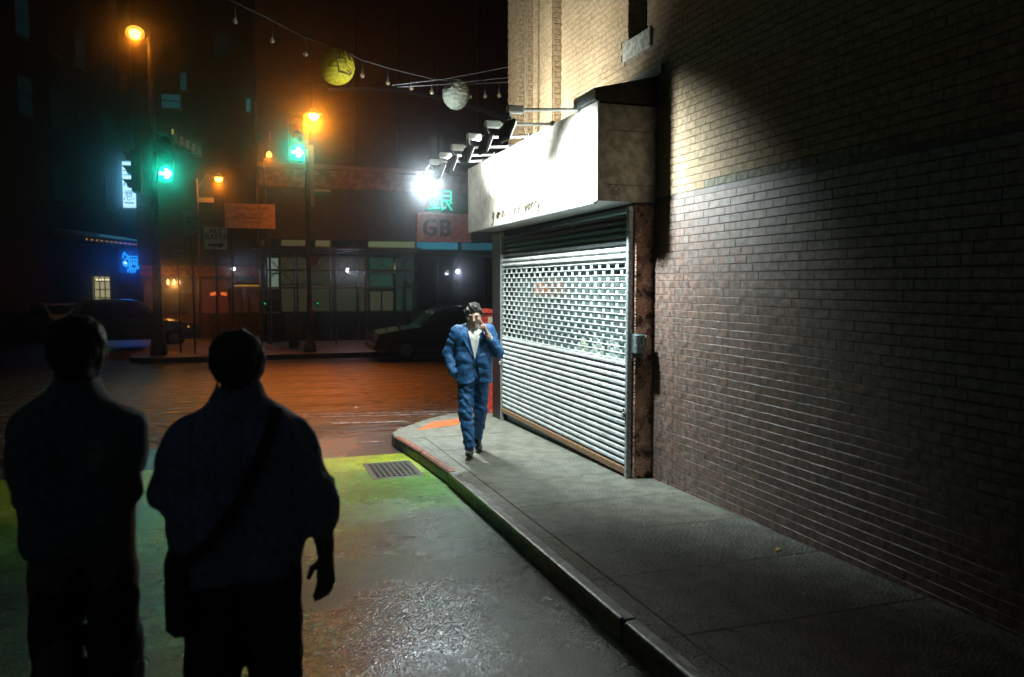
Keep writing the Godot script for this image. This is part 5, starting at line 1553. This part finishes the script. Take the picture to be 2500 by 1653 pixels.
func build_man() -> void:
	var base := Vector3(2.48, SLOPE * -9.0 + 0.142, -9.0)
	var t := thing("person", base, "person walking in a blue suit, two fingers raised to the cheek, other hand in pocket", "person", "", -0.27)
	var skin := mat(0.50, 0.33, 0.25, 0.55)
	skin.subsurf_scatter_enabled = true
	skin.subsurf_scatter_strength = 0.15
	var suit := mat(0.012, 0.10, 0.27, 0.6, 0.0, 0.1, 14.0, 0.2)
	var HC := Vector3(0.0, 1.632, 0.03)
	var TILT := 0.2
	var R := Basis(Vector3.RIGHT, TILT)
	# body: one continuous skin mesh, mostly under the clothes
	var st := new_st()
	var f := Field.new(Vector3(-0.42, -0.02, -0.34), Vector3(0.42, 1.60, 0.46), 0.014)
	f.bone(Vector3(0, 1.48, -0.02), Vector3(0, 1.40, -0.02), 0.055, 0.08, 0.03)
	f.bone(Vector3(-0.06, 1.38, 0), Vector3(-0.05, 0.95, 0), 0.09, 0.09, 0.04)
	f.bone(Vector3(0.06, 1.38, 0), Vector3(0.05, 0.95, 0), 0.09, 0.09, 0.04)
	f.bone(Vector3(-0.17, 1.42, -0.02), Vector3(-0.31, 1.19, -0.03), 0.045, 0.035, 0.03)
	f.bone(Vector3(-0.31, 1.19, -0.03), Vector3(-0.20, 0.90, 0.07), 0.035, 0.028, 0.02)
	f.bone(Vector3(0.17, 1.43, -0.02), Vector3(0.285, 1.19, 0.05), 0.045, 0.035, 0.03)
	f.bone(Vector3(0.285, 1.19, 0.05), Vector3(0.160, 1.42, 0.167), 0.036, 0.027, 0.02)
	f.bone(Vector3(-0.09, 0.92, 0), Vector3(-0.095, 0.5, 0.13), 0.075, 0.05, 0.03)
	f.bone(Vector3(-0.095, 0.5, 0.13), Vector3(-0.045, 0.09, 0.24), 0.05, 0.032, 0.02)
	f.bone(Vector3(0.085, 0.92, 0), Vector3(0.075, 0.5, -0.02), 0.075, 0.05, 0.03)
	f.bone(Vector3(0.075, 0.5, -0.02), Vector3(0.04, 0.15, -0.23), 0.05, 0.032, 0.02)
	f.emit(st)
	add_head(st, HC, 1.0, 1.0, TILT)
	add_hand(st, Vector3(0.152, 1.438, 0.168), Vector3(-0.42, 1.0, -0.05), Vector3(-0.25, 0, -1.0), [0.03, 0.08, 1.15, 1.25, 0.6], 1.02)
	put(t, "body", smooth(st), skin)
	# eyes, brows, beard shade is real stubble coloured skin
	for q in [-1.0, 1.0]:
		put(t, "eye", lathe([Vector2(0, -0.012), Vector2(0.0085, -0.0085), Vector2(0.012, 0), Vector2(0.0085, 0.0085), Vector2(0, 0.012)], 10), mat(0.5, 0.45, 0.42, 0.3), HC + R * (Vector3(q * 0.032, 1.628, 0.106) - HC))
		put(t, "iris", lathe([Vector2(0, -0.004), Vector2(0.008, 0.0), Vector2(0, 0.004)], 8), mat(0.02, 0.015, 0.012, 0.2), HC + R * (Vector3(q * 0.032, 1.626, 0.117) - HC))
		put(t, "eyebrow", tube([Vector3(q * 0.012, 1.648, 0.121), Vector3(q * 0.034, 1.654, 0.119), Vector3(q * 0.055, 1.648, 0.100)], [0.0045, 0.0055, 0.0035], 6), mat(0.06, 0.05, 0.042, 0.8), HC - R * HC, R)
	var bs := new_st()
	var bf := Field.new(Vector3(-0.1, 1.46, -0.02), Vector3(0.1, 1.60, 0.15), 0.006)
	bf.bone(Vector3(-0.024, 1.514, 0.089), Vector3(0.024, 1.514, 0.089), 0.027, 0.027, 0.02)
	bf.bone(Vector3(-0.062, 1.585, 0.03), Vector3(-0.03, 1.525, 0.078), 0.012, 0.02, 0.02)
	bf.bone(Vector3(0.062, 1.585, 0.03), Vector3(0.03, 1.525, 0.078), 0.012, 0.02, 0.02)
	bf.bone(Vector3(-0.025, 1.567, 0.114), Vector3(0.025, 1.567, 0.114), 0.0045, 0.0045, 0.003)
	bf.emit(bs)
	put(t, "stubble", smooth(bs), mat(0.34, 0.22, 0.17, 0.8), HC - R * HC, R)
	var hs := new_st()
	var hf := Field.new(Vector3(-0.14, 1.50, -0.14), Vector3(0.14, 1.80, 0.16), 0.006)
	hf.bone(Vector3(0, 1.662, -0.01), Vector3(0, 1.655, 0.03), 0.094, 0.086, 0.03)
	hf.bone(Vector3(-0.06, 1.70, 0.066), Vector3(-0.01, 1.735, 0.080), 0.034, 0.038, 0.025)
	hf.bone(Vector3(-0.01, 1.735, 0.080), Vector3(0.062, 1.708, 0.058), 0.038, 0.026, 0.025)
	hf.bone(Vector3(-0.022, 1.748, 0.01), Vector3(0.022, 1.750, 0.01), 0.038, 0.036, 0.035)
	hf.bone(Vector3(-0.084, 1.68, 0.04), Vector3(-0.084, 1.60, 0.015), 0.028, 0.014, 0.025)
	hf.bone(Vector3(0.082, 1.68, 0.04), Vector3(0.084, 1.60, 0.015), 0.026, 0.013, 0.025)
	hf.bone(Vector3(0, 1.62, -0.05), Vector3(0, 1.53, -0.05), 0.075, 0.055, 0.03)
	hf.each(func(p: Vector3, v: float) -> float:
		var sweep := p.x * 55.0 + p.y * 30.0 + 2.5 * cloth_noise.get_noise_3d(p.x * 9.0, p.y * 9.0, p.z * 9.0)
		var e := v + 0.0055 * sin(sweep * 2.2) + 0.010 * cloth_noise.get_noise_3d(p.x * 26.0 + p.z * 10.0, p.y * 14.0, p.z * 12.0) + 0.005 * cloth_noise.get_noise_3d(p.x * 80.0, p.y * 26.0, p.z * 26.0)
		var line := 1.672 + 0.42 * clampf(p.x + 0.03, -0.02, 0.07) - 1.1 * maxf(0.0, absf(p.x) - 0.058) + 0.014 * cloth_noise.get_noise_2d(p.x * 70.0, 3.0)
		var face_cut := maxf(0.040 - p.z, p.y - line)
		return maxf(e, -face_cut))
	hf.emit(hs)
	put(t, "hair", smooth(hs), mat(0.075, 0.068, 0.062, 0.5, 0.0, 0.6, 30.0, 0.5), HC - R * HC, R)
	# shirt with a stand collar and one cuff
	var ss := new_st()
	var sf := Field.new(Vector3(-0.25, 1.02, -0.2), Vector3(0.25, 1.56, 0.22), 0.01)
	sf.bone(Vector3(-0.07, 1.36, 0), Vector3(-0.06, 1.08, 0.02), 0.115, 0.115, 0.04)
	sf.bone(Vector3(0.07, 1.36, 0), Vector3(0.06, 1.08, 0.02), 0.115, 0.115, 0.04)
	sf.bone(Vector3(0, 1.43, -0.005), Vector3(0, 1.505, -0.0), 0.088, 0.072, 0.03)
	sf.each(func(p: Vector3, v: float) -> float:
		var e := v + 0.006 * cloth_noise.get_noise_3d(p.x * 22.0, p.y * 10.0, p.z * 14.0)
		return maxf(maxf(e, 1.13 - p.y), -(Vector2(p.x, p.z + 0.005).length() - 0.060 if p.y > 1.46 else 1.0)))
	sf.emit(ss)
	var shirt := mat(0.68, 0.68, 0.64, 0.8)
	put(t, "shirt", smooth(ss), shirt)
	put(t, "shirt_collar", tube([Vector3(-0.002, 1.455, 0.0), Vector3(0, 1.49, 0.004), Vector3(0, 1.515, 0.008)], [0.083, 0.076, 0.073], 18), mat(0.5, 0.52, 0.5, 0.8))
	put(t, "shirt_cuff", tube([Vector3(0.194, 1.35, 0.134), Vector3(0.172, 1.392, 0.157)], [0.040, 0.035], 14), shirt)
	put(t, "wrist_watch", tube([Vector3(0.168, 1.402, 0.161), Vector3(0.163, 1.413, 0.165)], [0.033], 14), M.grey_metal)
	# jacket
	var js := new_st()
	var jf := Field.new(Vector3(-0.44, 0.79, -0.25), Vector3(0.44, 1.57, 0.30), 0.0095)
	jf.bone(Vector3(-0.185, 1.455, -0.025), Vector3(0.175, 1.47, -0.025), 0.066, 0.066, 0.05)
	jf.bone(Vector3(-0.095, 1.36, -0.005), Vector3(-0.085, 1.10, 0.015), 0.128, 0.120, 0.05)
	jf.bone(Vector3(0.095, 1.36, -0.005), Vector3(0.085, 1.10, 0.015), 0.128, 0.120, 0.05)
	jf.bone(Vector3(-0.09, 1.10, 0.015), Vector3(-0.09, 0.82, 0.03), 0.122, 0.136, 0.05)
	jf.bone(Vector3(0.09, 1.10, 0.015), Vector3(0.09, 0.82, 0.0), 0.122, 0.132, 0.05)
	jf.bone(Vector3(-0.06, 1.505, -0.02), Vector3(-0.205, 1.452, -0.02), 0.045, 0.056, 0.03)
	jf.bone(Vector3(0.06, 1.505, -0.02), Vector3(0.19, 1.462, -0.02), 0.045, 0.056, 0.03)
	jf.bone(Vector3(-0.212, 1.425, -0.02), Vector3(-0.31, 1.19, -0.035), 0.064, 0.058, 0.03)
	jf.bone(Vector3(-0.31, 1.19, -0.035), Vector3(-0.245, 0.965, 0.085), 0.058, 0.050, 0.02)
	jf.bone(Vector3(0.197, 1.435, -0.02), Vector3(0.29, 1.19, 0.05), 0.064, 0.058, 0.03)
	jf.bone(Vector3(0.29, 1.19, 0.05), Vector3(0.198, 1.345, 0.13), 0.058, 0.047, 0.02)
	jf.each(func(p: Vector3, v: float) -> float:
		# folds: pulled towards the button, creased across the elbows
		var e := v
		var pull := Vector2(p.x - 0.02, p.y - 1.13)
		e += 0.007 * sin(atan2(pull.y, pull.x) * 7.0 + pull.length() * 14.0) * smoothstep(0.02, 0.2, pull.length()) * smoothstep(0.25, 0.10, absf(p.x))
		e += 0.008 * cloth_noise.get_noise_3d(p.x * 9.0 + p.y * 5.0, p.y * 13.0 - p.x * 7.0, p.z * 8.0)
		var arm := absf(p.x) - 0.24
		if arm > 0.0:
			e += 0.004 * sin(p.y * 70.0 + p.x * 40.0 + 3.0 * cloth_noise.get_noise_3d(p.x * 8.0, p.y * 8.0, p.z * 8.0))
		# open front down to the button, and below it
		var wide := (p.y - 1.135) / 0.36 * 0.090
		var vee := absf(p.x - 0.012) - wide
		if p.y < 1.135:
			vee = absf(p.x - 0.035) - (1.12 - p.y) * 0.11
		if p.z > 0.03 and absf(p.x) < 0.2:
			e = maxf(e, -vee * 0.9)
		if p.y > 1.40:
			e = maxf(e, -(Vector2(p.x, p.z - 0.005).length() - 0.082))
		e = maxf(e, 0.845 + 0.02 * smoothstep(0.1, 0.0, absf(p.x - 0.03)) - p.y)
		return e)
	jf.emit(js)
	put(t, "jacket", smooth(js), suit)
	for q in [-1.0, 1.0]:
		var lp := new_st()
		var top := Vector3(0.012 + q * 0.088, 1.47, 0.085)
		var out := Vector3(0.012 + q * 0.135, 1.36, 0.136)
		var bot := Vector3(0.014 + q * 0.008, 1.14, 0.146)
		var inn := Vector3(0.012 + q * 0.064, 1.38, 0.129)
		add_tube(lp, [top, inn, bot], [0.008, 0.009, 0.006], 8)
		quad(lp, top, out, bot, inn)
		quad(lp, top + Vector3(0, 0, -0.012), out + Vector3(0, 0, -0.012), bot + Vector3(0, 0, -0.012), inn + Vector3(0, 0, -0.012))
		put(t, "lapel", lp.commit(), suit)
	put(t, "button", lathe([Vector2(0, 0.004), Vector2(0.009, 0.003), Vector2(0.009, -0.003), Vector2(0, -0.004)], 10), M.dark, Vector3(0.03, 1.125, 0.152), Basis(Vector3.RIGHT, PI / 2))
	put(t, "pocket_flap", box(Vector3(0.12, 0.035, 0.008), 0.003), suit, Vector3(0.125, 0.99, 0.132), Basis(Vector3.UP, 0.25))
	# trousers
	var ts := new_st()
	var tf := Field.new(Vector3(-0.28, 0.04, -0.36), Vector3(0.28, 1.02, 0.36), 0.0105)
	tf.bone(Vector3(-0.07, 0.94, 0.0), Vector3(0.07, 0.94, 0.0), 0.115, 0.115, 0.04)
	tf.bone(Vector3(-0.088, 0.90, 0.01), Vector3(-0.10, 0.5, 0.13), 0.106, 0.082, 0.025)
	tf.bone(Vector3(-0.10, 0.5, 0.13), Vector3(-0.048, 0.11, 0.22), 0.081, 0.066, 0.02)
	tf.bone(Vector3(0.085, 0.90, 0.0), Vector3(0.078, 0.5, -0.03), 0.104, 0.08, 0.025)
	tf.bone(Vector3(0.078, 0.5, -0.03), Vector3(0.04, 0.16, -0.22), 0.079, 0.062, 0.02)
	tf.each(func(p: Vector3, v: float) -> float:
		var e := v + 0.014 * cloth_noise.get_noise_3d(p.x * 8.0 - p.y * 4.0, p.y * 12.0 + p.x * 9.0, p.z * 7.0)
		e += 0.005 * sin(p.y * 58.0 + p.x * 45.0 + 4.0 * cloth_noise.get_noise_3d(p.x * 6.0, p.y * 6.0, p.z * 6.0)) * smoothstep(0.55, 0.25, absf(p.y - 0.55))
		var hem := 0.085 if p.x < 0.0 else 0.12
		return maxf(e, hem - p.y))
	tf.emit(ts)
	put(t, "trousers", smooth(ts), suit)
	var leather := mat(0.012, 0.012, 0.013, 0.28)
	var a := new_st()
	var af := Field.new(Vector3(-0.18, -0.02, 0.12), Vector3(0.08, 0.18, 0.5), 0.008)
	af.bone(Vector3(-0.048, 0.05, 0.19), Vector3(-0.058, 0.072, 0.36), 0.042, 0.040, 0.02)
	af.bone(Vector3(-0.058, 0.072, 0.36), Vector3(-0.066, 0.082, 0.44), 0.042, 0.03, 0.02)
	af.bone(Vector3(-0.048, 0.12, 0.21), Vector3(-0.05, 0.07, 0.24), 0.042, 0.045, 0.02)
	af.each(func(p: Vector3, v: float) -> float: return maxf(v, (0.008 + maxf(p.z - 0.2, 0.0) * 0.16) - p.y))
	af.emit(a)
	put(t, "shoe", smooth(a), leather)
	var b := new_st()
	var bf2 := Field.new(Vector3(-0.06, -0.02, -0.36), Vector3(0.18, 0.24, 0.06), 0.008)
	bf2.bone(Vector3(0.04, 0.10, -0.25), Vector3(0.055, 0.045, -0.08), 0.042, 0.042, 0.02)
	bf2.bone(Vector3(0.055, 0.045, -0.08), Vector3(0.06, 0.035, -0.02), 0.042, 0.03, 0.02)
	bf2.bone(Vector3(0.04, 0.16, -0.235), Vector3(0.042, 0.11, -0.2), 0.04, 0.045, 0.02)
	bf2.each(func(p: Vector3, v: float) -> float: return maxf(v, 0.002 - p.y))
	bf2.emit(b)
	put(t, "shoe", smooth(b), leather)

# the two people seen from behind, walking away into the street
func build_walker() -> void:
	var z := -3.05
	var base := Vector3(-0.05, SLOPE * z, z)
	var t := thing("person", base, "person in a dark shirt seen from behind, right arm hanging, strap across the back", "person", "people walking away in the foreground")
	var skin := mat(0.20, 0.12, 0.085, 0.6)
	var shirt := mat(0.38, 0.44, 0.60, 0.85, 0.0, 0.3, 6.0, 0.3)
	var cloth := mat(0.022, 0.022, 0.026, 0.85)
	var st := new_st()
	var f := Field.new(Vector3(-0.40, -0.02, -0.35), Vector3(0.44, 1.70, 0.25), 0.016)
	f.bone(Vector3(0, 1.62, 0), Vector3(0, 1.50, 0.02), 0.065, 0.08, 0.03)
	f.bone(Vector3(-0.08, 1.4, 0), Vector3(-0.08, 0.95, 0), 0.11, 0.11, 0.04)
	f.bone(Vector3(0.08, 1.4, 0), Vector3(0.08, 0.95, 0), 0.11, 0.11, 0.04)
	f.bone(Vector3(0.17, 1.39, 0), Vector3(0.275, 1.17, 0.02), 0.06, 0.052, 0.03)
	f.bone(Vector3(0.275, 1.17, 0.02), Vector3(0.305, 0.985, -0.03), 0.05, 0.036, 0.02)
	f.bone(Vector3(-0.17, 1.40, 0), Vector3(-0.23, 1.22, -0.03), 0.06, 0.05, 0.03)
	f.bone(Vector3(-0.23, 1.22, -0.03), Vector3(-0.18, 1.1, -0.25), 0.05, 0.035, 0.02)
	for s in [-1.0, 1.0]:
		f.bone(Vector3(s * 0.09, 0.92, 0), Vector3(s * 0.1, 0.48, 0.02 * s), 0.09, 0.06, 0.03)
		f.bone(Vector3(s * 0.1, 0.48, 0.02 * s), Vector3(s * 0.1, 0.08, 0.1 * s), 0.06, 0.04, 0.02)
	f.emit(st)
	add_head(st, Vector3(0, 1.722, -0.01), 1.03, -1.0)
	add_hand(st, Vector3(0.305, 0.955, -0.035), Vector3(0.0, -1.0, -0.05), Vector3(-0.6, 0, -0.8), [0.22, 0.3, 0.36, 0.42, 0.25], 1.08, -1.0)
	put(t, "body", smooth(st), skin)
	var hs := new_st()
	var hf := Field.new(Vector3(-0.15, 1.56, -0.16), Vector3(0.15, 1.88, 0.18), 0.008)
	hf.bone(Vector3(0, 1.74, 0.01), Vector3(0, 1.715, -0.02), 0.098, 0.093, 0.03)
	hf.bone(Vector3(0, 1.70, 0.035), Vector3(0, 1.655, 0.04), 0.082, 0.06, 0.03)
	hf.each(func(p: Vector3, v: float) -> float: return maxf(v + 0.014 * cloth_noise.get_noise_3d(p.x * 30.0, p.y * 20.0, p.z * 30.0), maxf(1.63 - p.y, -0.07 - p.z)))
	hf.emit(hs)
	put(t, "hair", smooth(hs), mat(0.012, 0.011, 0.010, 0.7))
	var ss := new_st()
	var sf := Field.new(Vector3(-0.42, 0.84, -0.33), Vector3(0.44, 1.68, 0.28), 0.014)
	sf.bone(Vector3(0, 1.60, 0.01), Vector3(0, 1.50, 0.015), 0.085, 0.10, 0.05)
	sf.bone(Vector3(-0.05, 1.54, 0.01), Vector3(-0.17, 1.42, 0.0), 0.06, 0.09, 0.06)
	sf.bone(Vector3(0.05, 1.54, 0.01), Vector3(0.18, 1.41, 0.0), 0.06, 0.09, 0.06)
	sf.bone(Vector3(-0.10, 1.36, 0.02), Vector3(-0.10, 1.0, 0.02), 0.15, 0.145, 0.07)
	sf.bone(Vector3(0.095, 1.38, 0.02), Vector3(0.085, 1.0, 0.02), 0.150, 0.135, 0.07)
	sf.bone(Vector3(0.19, 1.40, 0.0), Vector3(0.262, 1.22, 0.02), 0.09, 0.082, 0.04)
	sf.bone(Vector3(0.262, 1.22, 0.02), Vector3(0.285, 1.11, 0.015), 0.082, 0.068, 0.03)
	sf.bone(Vector3(-0.18, 1.41, 0.0), Vector3(-0.232, 1.25, -0.03), 0.085, 0.075, 0.04)
	sf.bone(Vector3(-0.232, 1.25, -0.03), Vector3(-0.2, 1.16, -0.16), 0.073, 0.06, 0.03)
	sf.each(func(p: Vector3, v: float) -> float:
		var e := v + 0.022 * cloth_noise.get_noise_3d(p.x * 6.0 + p.y * 2.0, p.y * 4.0 - p.x * 3.0, p.z * 6.0)
		e += 0.006 * cloth_noise.get_noise_3d(p.x * 20.0, p.y * 14.0, p.z * 20.0)
		e = maxf(e, -(Vector2(p.x, p.z).length() - 0.066 if p.y > 1.58 else 1.0))
		return maxf(e, 0.935 - p.y))
	sf.emit(ss)
	put(t, "shirt", smooth(ss), shirt)
	put(t, "trousers", trousers_mesh(0.04, 0.125, 0.12), cloth)
	for s in [-1.0, 1.0]:
		put(t, "shoe", shoe_mesh(-1.0), M.dark, Vector3(s * 0.1, 0.0, 0.1 * s))
	var bag := thing("crossbody_bag", base, "black crossbody bag at the left hip of the foreground person", "bag")
	put(bag, "pouch", box(Vector3(0.10, 0.30, 0.30), 0.03), cloth, Vector3(-0.205, 0.92, 0.0))
	var band := new_st()
	var path := [Vector3(0.13, 1.555, 0.05), Vector3(0.115, 1.50, 0.135), Vector3(0.07, 1.40, 0.185), Vector3(0.0, 1.25, 0.200), Vector3(-0.10, 1.12, 0.205), Vector3(-0.18, 1.05, 0.165), Vector3(-0.215, 1.0, 0.10)]
	for i in path.size() - 1:
		var d: Vector3 = (path[i + 1] - path[i]).normalized()
		var sd := d.cross(Vector3(0, 0, 1)).normalized() * 0.022
		quad(band, path[i] - sd, path[i] + sd, path[i + 1] + sd, path[i + 1] - sd)
		quad(band, path[i] - sd + Vector3(0, 0, 0.008), path[i] + sd + Vector3(0, 0, 0.008), path[i + 1] + sd + Vector3(0, 0, 0.008), path[i + 1] - sd + Vector3(0, 0, 0.008))
	put(bag, "strap", band.commit(), cloth)

func trousers_mesh(gap: float, wide: float, thigh := 0.135) -> ArrayMesh:
	var ts := new_st()
	var tf := Field.new(Vector3(-0.36, 0.03, -0.3), Vector3(0.36, 1.1, 0.3), 0.016)
	tf.bone(Vector3(-0.09, 0.98, 0.01), Vector3(0.09, 0.98, 0.01), wide, wide, 0.04)
	for s in [-1.0, 1.0]:
		tf.bone(Vector3(s * 0.095, 0.92, 0.01), Vector3(s * (0.075 + gap), 0.48, 0.03 * s), thigh, 0.092, 0.02)
		tf.bone(Vector3(s * (0.075 + gap), 0.48, 0.03 * s), Vector3(s * 0.1, 0.09, 0.1 * s), 0.09, 0.076, 0.02)
	tf.each(func(p: Vector3, v: float) -> float: return maxf(v + 0.016 * cloth_noise.get_noise_3d(p.x * 8.0, p.y * 6.0, p.z * 8.0), 0.07 - p.y))
	tf.emit(ts)
	return smooth(ts)

func shoe_mesh(face: float) -> ArrayMesh:
	var a := new_st()
	var af := Field.new(Vector3(-0.1, -0.02, -0.26), Vector3(0.1, 0.18, 0.26), 0.01)
	af.bone(Vector3(0, 0.045, -0.05 * face), Vector3(0, 0.04, 0.15 * face), 0.045, 0.04, 0.02)
	af.bone(Vector3(0, 0.12, -0.03 * face), Vector3(0, 0.06, 0.0), 0.045, 0.045, 0.02)
	af.each(func(p: Vector3, v: float) -> float: return maxf(v, 0.002 - p.y))
	af.emit(a)
	return smooth(a)

func build_companion() -> void:
	var z := -3.12
	var base := Vector3(-0.585, SLOPE * z, z)
	var t := thing("person", base, "person at left edge seen from behind in a dark grey top, arms bent forward", "person", "people walking away in the foreground")
	var skin := mat(0.24, 0.15, 0.105, 0.6)
	var shirt := mat(0.22, 0.24, 0.27, 0.85, 0.0, 0.3, 6.0, 0.3)
	var cloth := mat(0.02, 0.02, 0.022, 0.85)
	var st := new_st()
	var f := Field.new(Vector3(-0.36, -0.02, -0.42), Vector3(0.36, 1.76, 0.25), 0.016)
	f.bone(Vector3(0, 1.68, 0), Vector3(0, 1.56, 0.02), 0.06, 0.075, 0.03)
	f.bone(Vector3(-0.08, 1.45, 0), Vector3(-0.07, 1.0, 0), 0.105, 0.1, 0.04)
	f.bone(Vector3(0.08, 1.45, 0), Vector3(0.07, 1.0, 0), 0.105, 0.1, 0.04)
	for s in [-1.0, 1.0]:
		f.bone(Vector3(s * 0.14, 1.49, 0), Vector3(s * 0.16, 1.27, 0.04), 0.055, 0.045, 0.03)
		f.bone(Vector3(s * 0.16, 1.27, 0.04), Vector3(s * 0.12, 1.30, -0.2), 0.045, 0.032, 0.02)
		f.bone(Vector3(s * 0.09, 0.96, 0), Vector3(s * 0.1, 0.5, -0.02 * s), 0.09, 0.06, 0.03)
		f.bone(Vector3(s * 0.1, 0.5, -0.02 * s), Vector3(s * 0.1, 0.08, 0.1 * s), 0.06, 0.04, 0.02)
	f.emit(st)
	add_head(st, Vector3(0.005, 1.775, -0.01), 1.0, -1.0)
	add_hand(st, Vector3(0.12, 1.30, -0.22), Vector3(-0.2, 0.3, -0.9), Vector3(0, 1, 0), [0.6, 0.7, 0.7, 0.7, 0.4], 1.0)
	add_hand(st, Vector3(-0.12, 1.30, -0.22), Vector3(0.2, 0.3, -0.9), Vector3(0, 1, 0), [0.6, 0.7, 0.7, 0.7, 0.4], 1.0)
	put(t, "body", smooth(st), skin)
	var hs := new_st()
	var hf := Field.new(Vector3(-0.15, 1.60, -0.16), Vector3(0.15, 1.95, 0.18), 0.008)
	hf.bone(Vector3(0.005, 1.80, 0.01), Vector3(0.005, 1.765, -0.02), 0.096, 0.092, 0.03)
	hf.bone(Vector3(0.005, 1.75, 0.035), Vector3(0.005, 1.70, 0.035), 0.084, 0.065, 0.03)
	hf.each(func(p: Vector3, v: float) -> float: return maxf(v + 0.012 * cloth_noise.get_noise_3d(p.x * 30.0, p.y * 20.0, p.z * 30.0), maxf(1.67 - p.y, -0.07 - p.z)))
	hf.emit(hs)
	put(t, "hair", smooth(hs), mat(0.012, 0.011, 0.010, 0.7))
	var ss := new_st()
	var sf := Field.new(Vector3(-0.36, 1.0, -0.2), Vector3(0.36, 1.74, 0.28), 0.014)
	sf.bone(Vector3(0, 1.65, 0.01), Vector3(0, 1.56, 0.015), 0.075, 0.09, 0.05)
	sf.bone(Vector3(0.04, 1.60, 0.01), Vector3(0.13, 1.50, 0.0), 0.05, 0.07, 0.05)
	sf.bone(Vector3(-0.04, 1.60, 0.01), Vector3(-0.15, 1.51, 0.0), 0.05, 0.07, 0.05)
	sf.bone(Vector3(-0.085, 1.44, 0.02), Vector3(-0.08, 1.12, 0.02), 0.13, 0.115, 0.07)
	sf.bone(Vector3(0.07, 1.44, 0.02), Vector3(0.04, 1.12, 0.02), 0.125, 0.10, 0.07)
	for s in [-1.0, 1.0]:
		sf.bone(Vector3(s * 0.135, 1.49, 0.0), Vector3(s * 0.15, 1.36, 0.03), 0.072, 0.066, 0.04)
	sf.each(func(p: Vector3, v: float) -> float:
		var e := v + 0.02 * cloth_noise.get_noise_3d(p.x * 6.0 + 7.0, p.y * 5.0 - p.x * 3.0, p.z * 6.0)
		e = maxf(e, -(Vector2(p.x, p.z).length() - 0.06 if p.y > 1.64 else 1.0))
		return maxf(e, 1.055 - p.y))
	sf.emit(ss)
	put(t, "shirt", smooth(ss), shirt)
	put(t, "trousers", trousers_mesh(0.02, 0.085, 0.085), cloth)
	for s in [-1.0, 1.0]:
		put(t, "shoe", shoe_mesh(-1.0), M.dark, Vector3(s * 0.1, 0.0, 0.1 * s))

func build_litter() -> void:
	var l := thing("fallen_leaf", Vector3(3.55, ground_y(-4.72) + 0.147, -4.72), "small yellow leaf on the dark pavement near the brick wall", "leaf", "", 0.6)
	put(l, "blade", prism([Vector2(-0.04, 0), Vector2(-0.015, 0.016), Vector2(0.02, 0.013), Vector2(0.045, 0), Vector2(0.02, -0.013), Vector2(-0.015, -0.016)], 0.003, Transform3D(Basis(Vector3.RIGHT, -PI / 2), Vector3.ZERO)), mat(0.6, 0.42, 0.06, 0.7))
	put(l, "stem", tube([Vector3(-0.04, 0.001, 0), Vector3(-0.065, 0.004, 0.006)], [0.0015], 5), mat(0.3, 0.2, 0.05, 0.7))
	var p := thing("paper_scrap", Vector3(1.75, -0.2617, -14.25), "small pale paper scrap on the wet cross street", "paper scrap", "", 0.4)
	put(p, "sheet", prism([Vector2(-0.05, -0.03), Vector2(0.045, -0.035), Vector2(0.055, 0.02), Vector2(-0.01, 0.035), Vector2(-0.05, 0.02)], 0.004, Transform3D(Basis(Vector3.RIGHT, -PI / 2), Vector3.ZERO)), mat(0.7, 0.72, 0.7, 0.8))
	put(p, "fold", prism([Vector2(-0.03, 0), Vector2(0.03, 0), Vector2(0.0, 0.03)], 0.004), mat(0.7, 0.72, 0.7, 0.8))
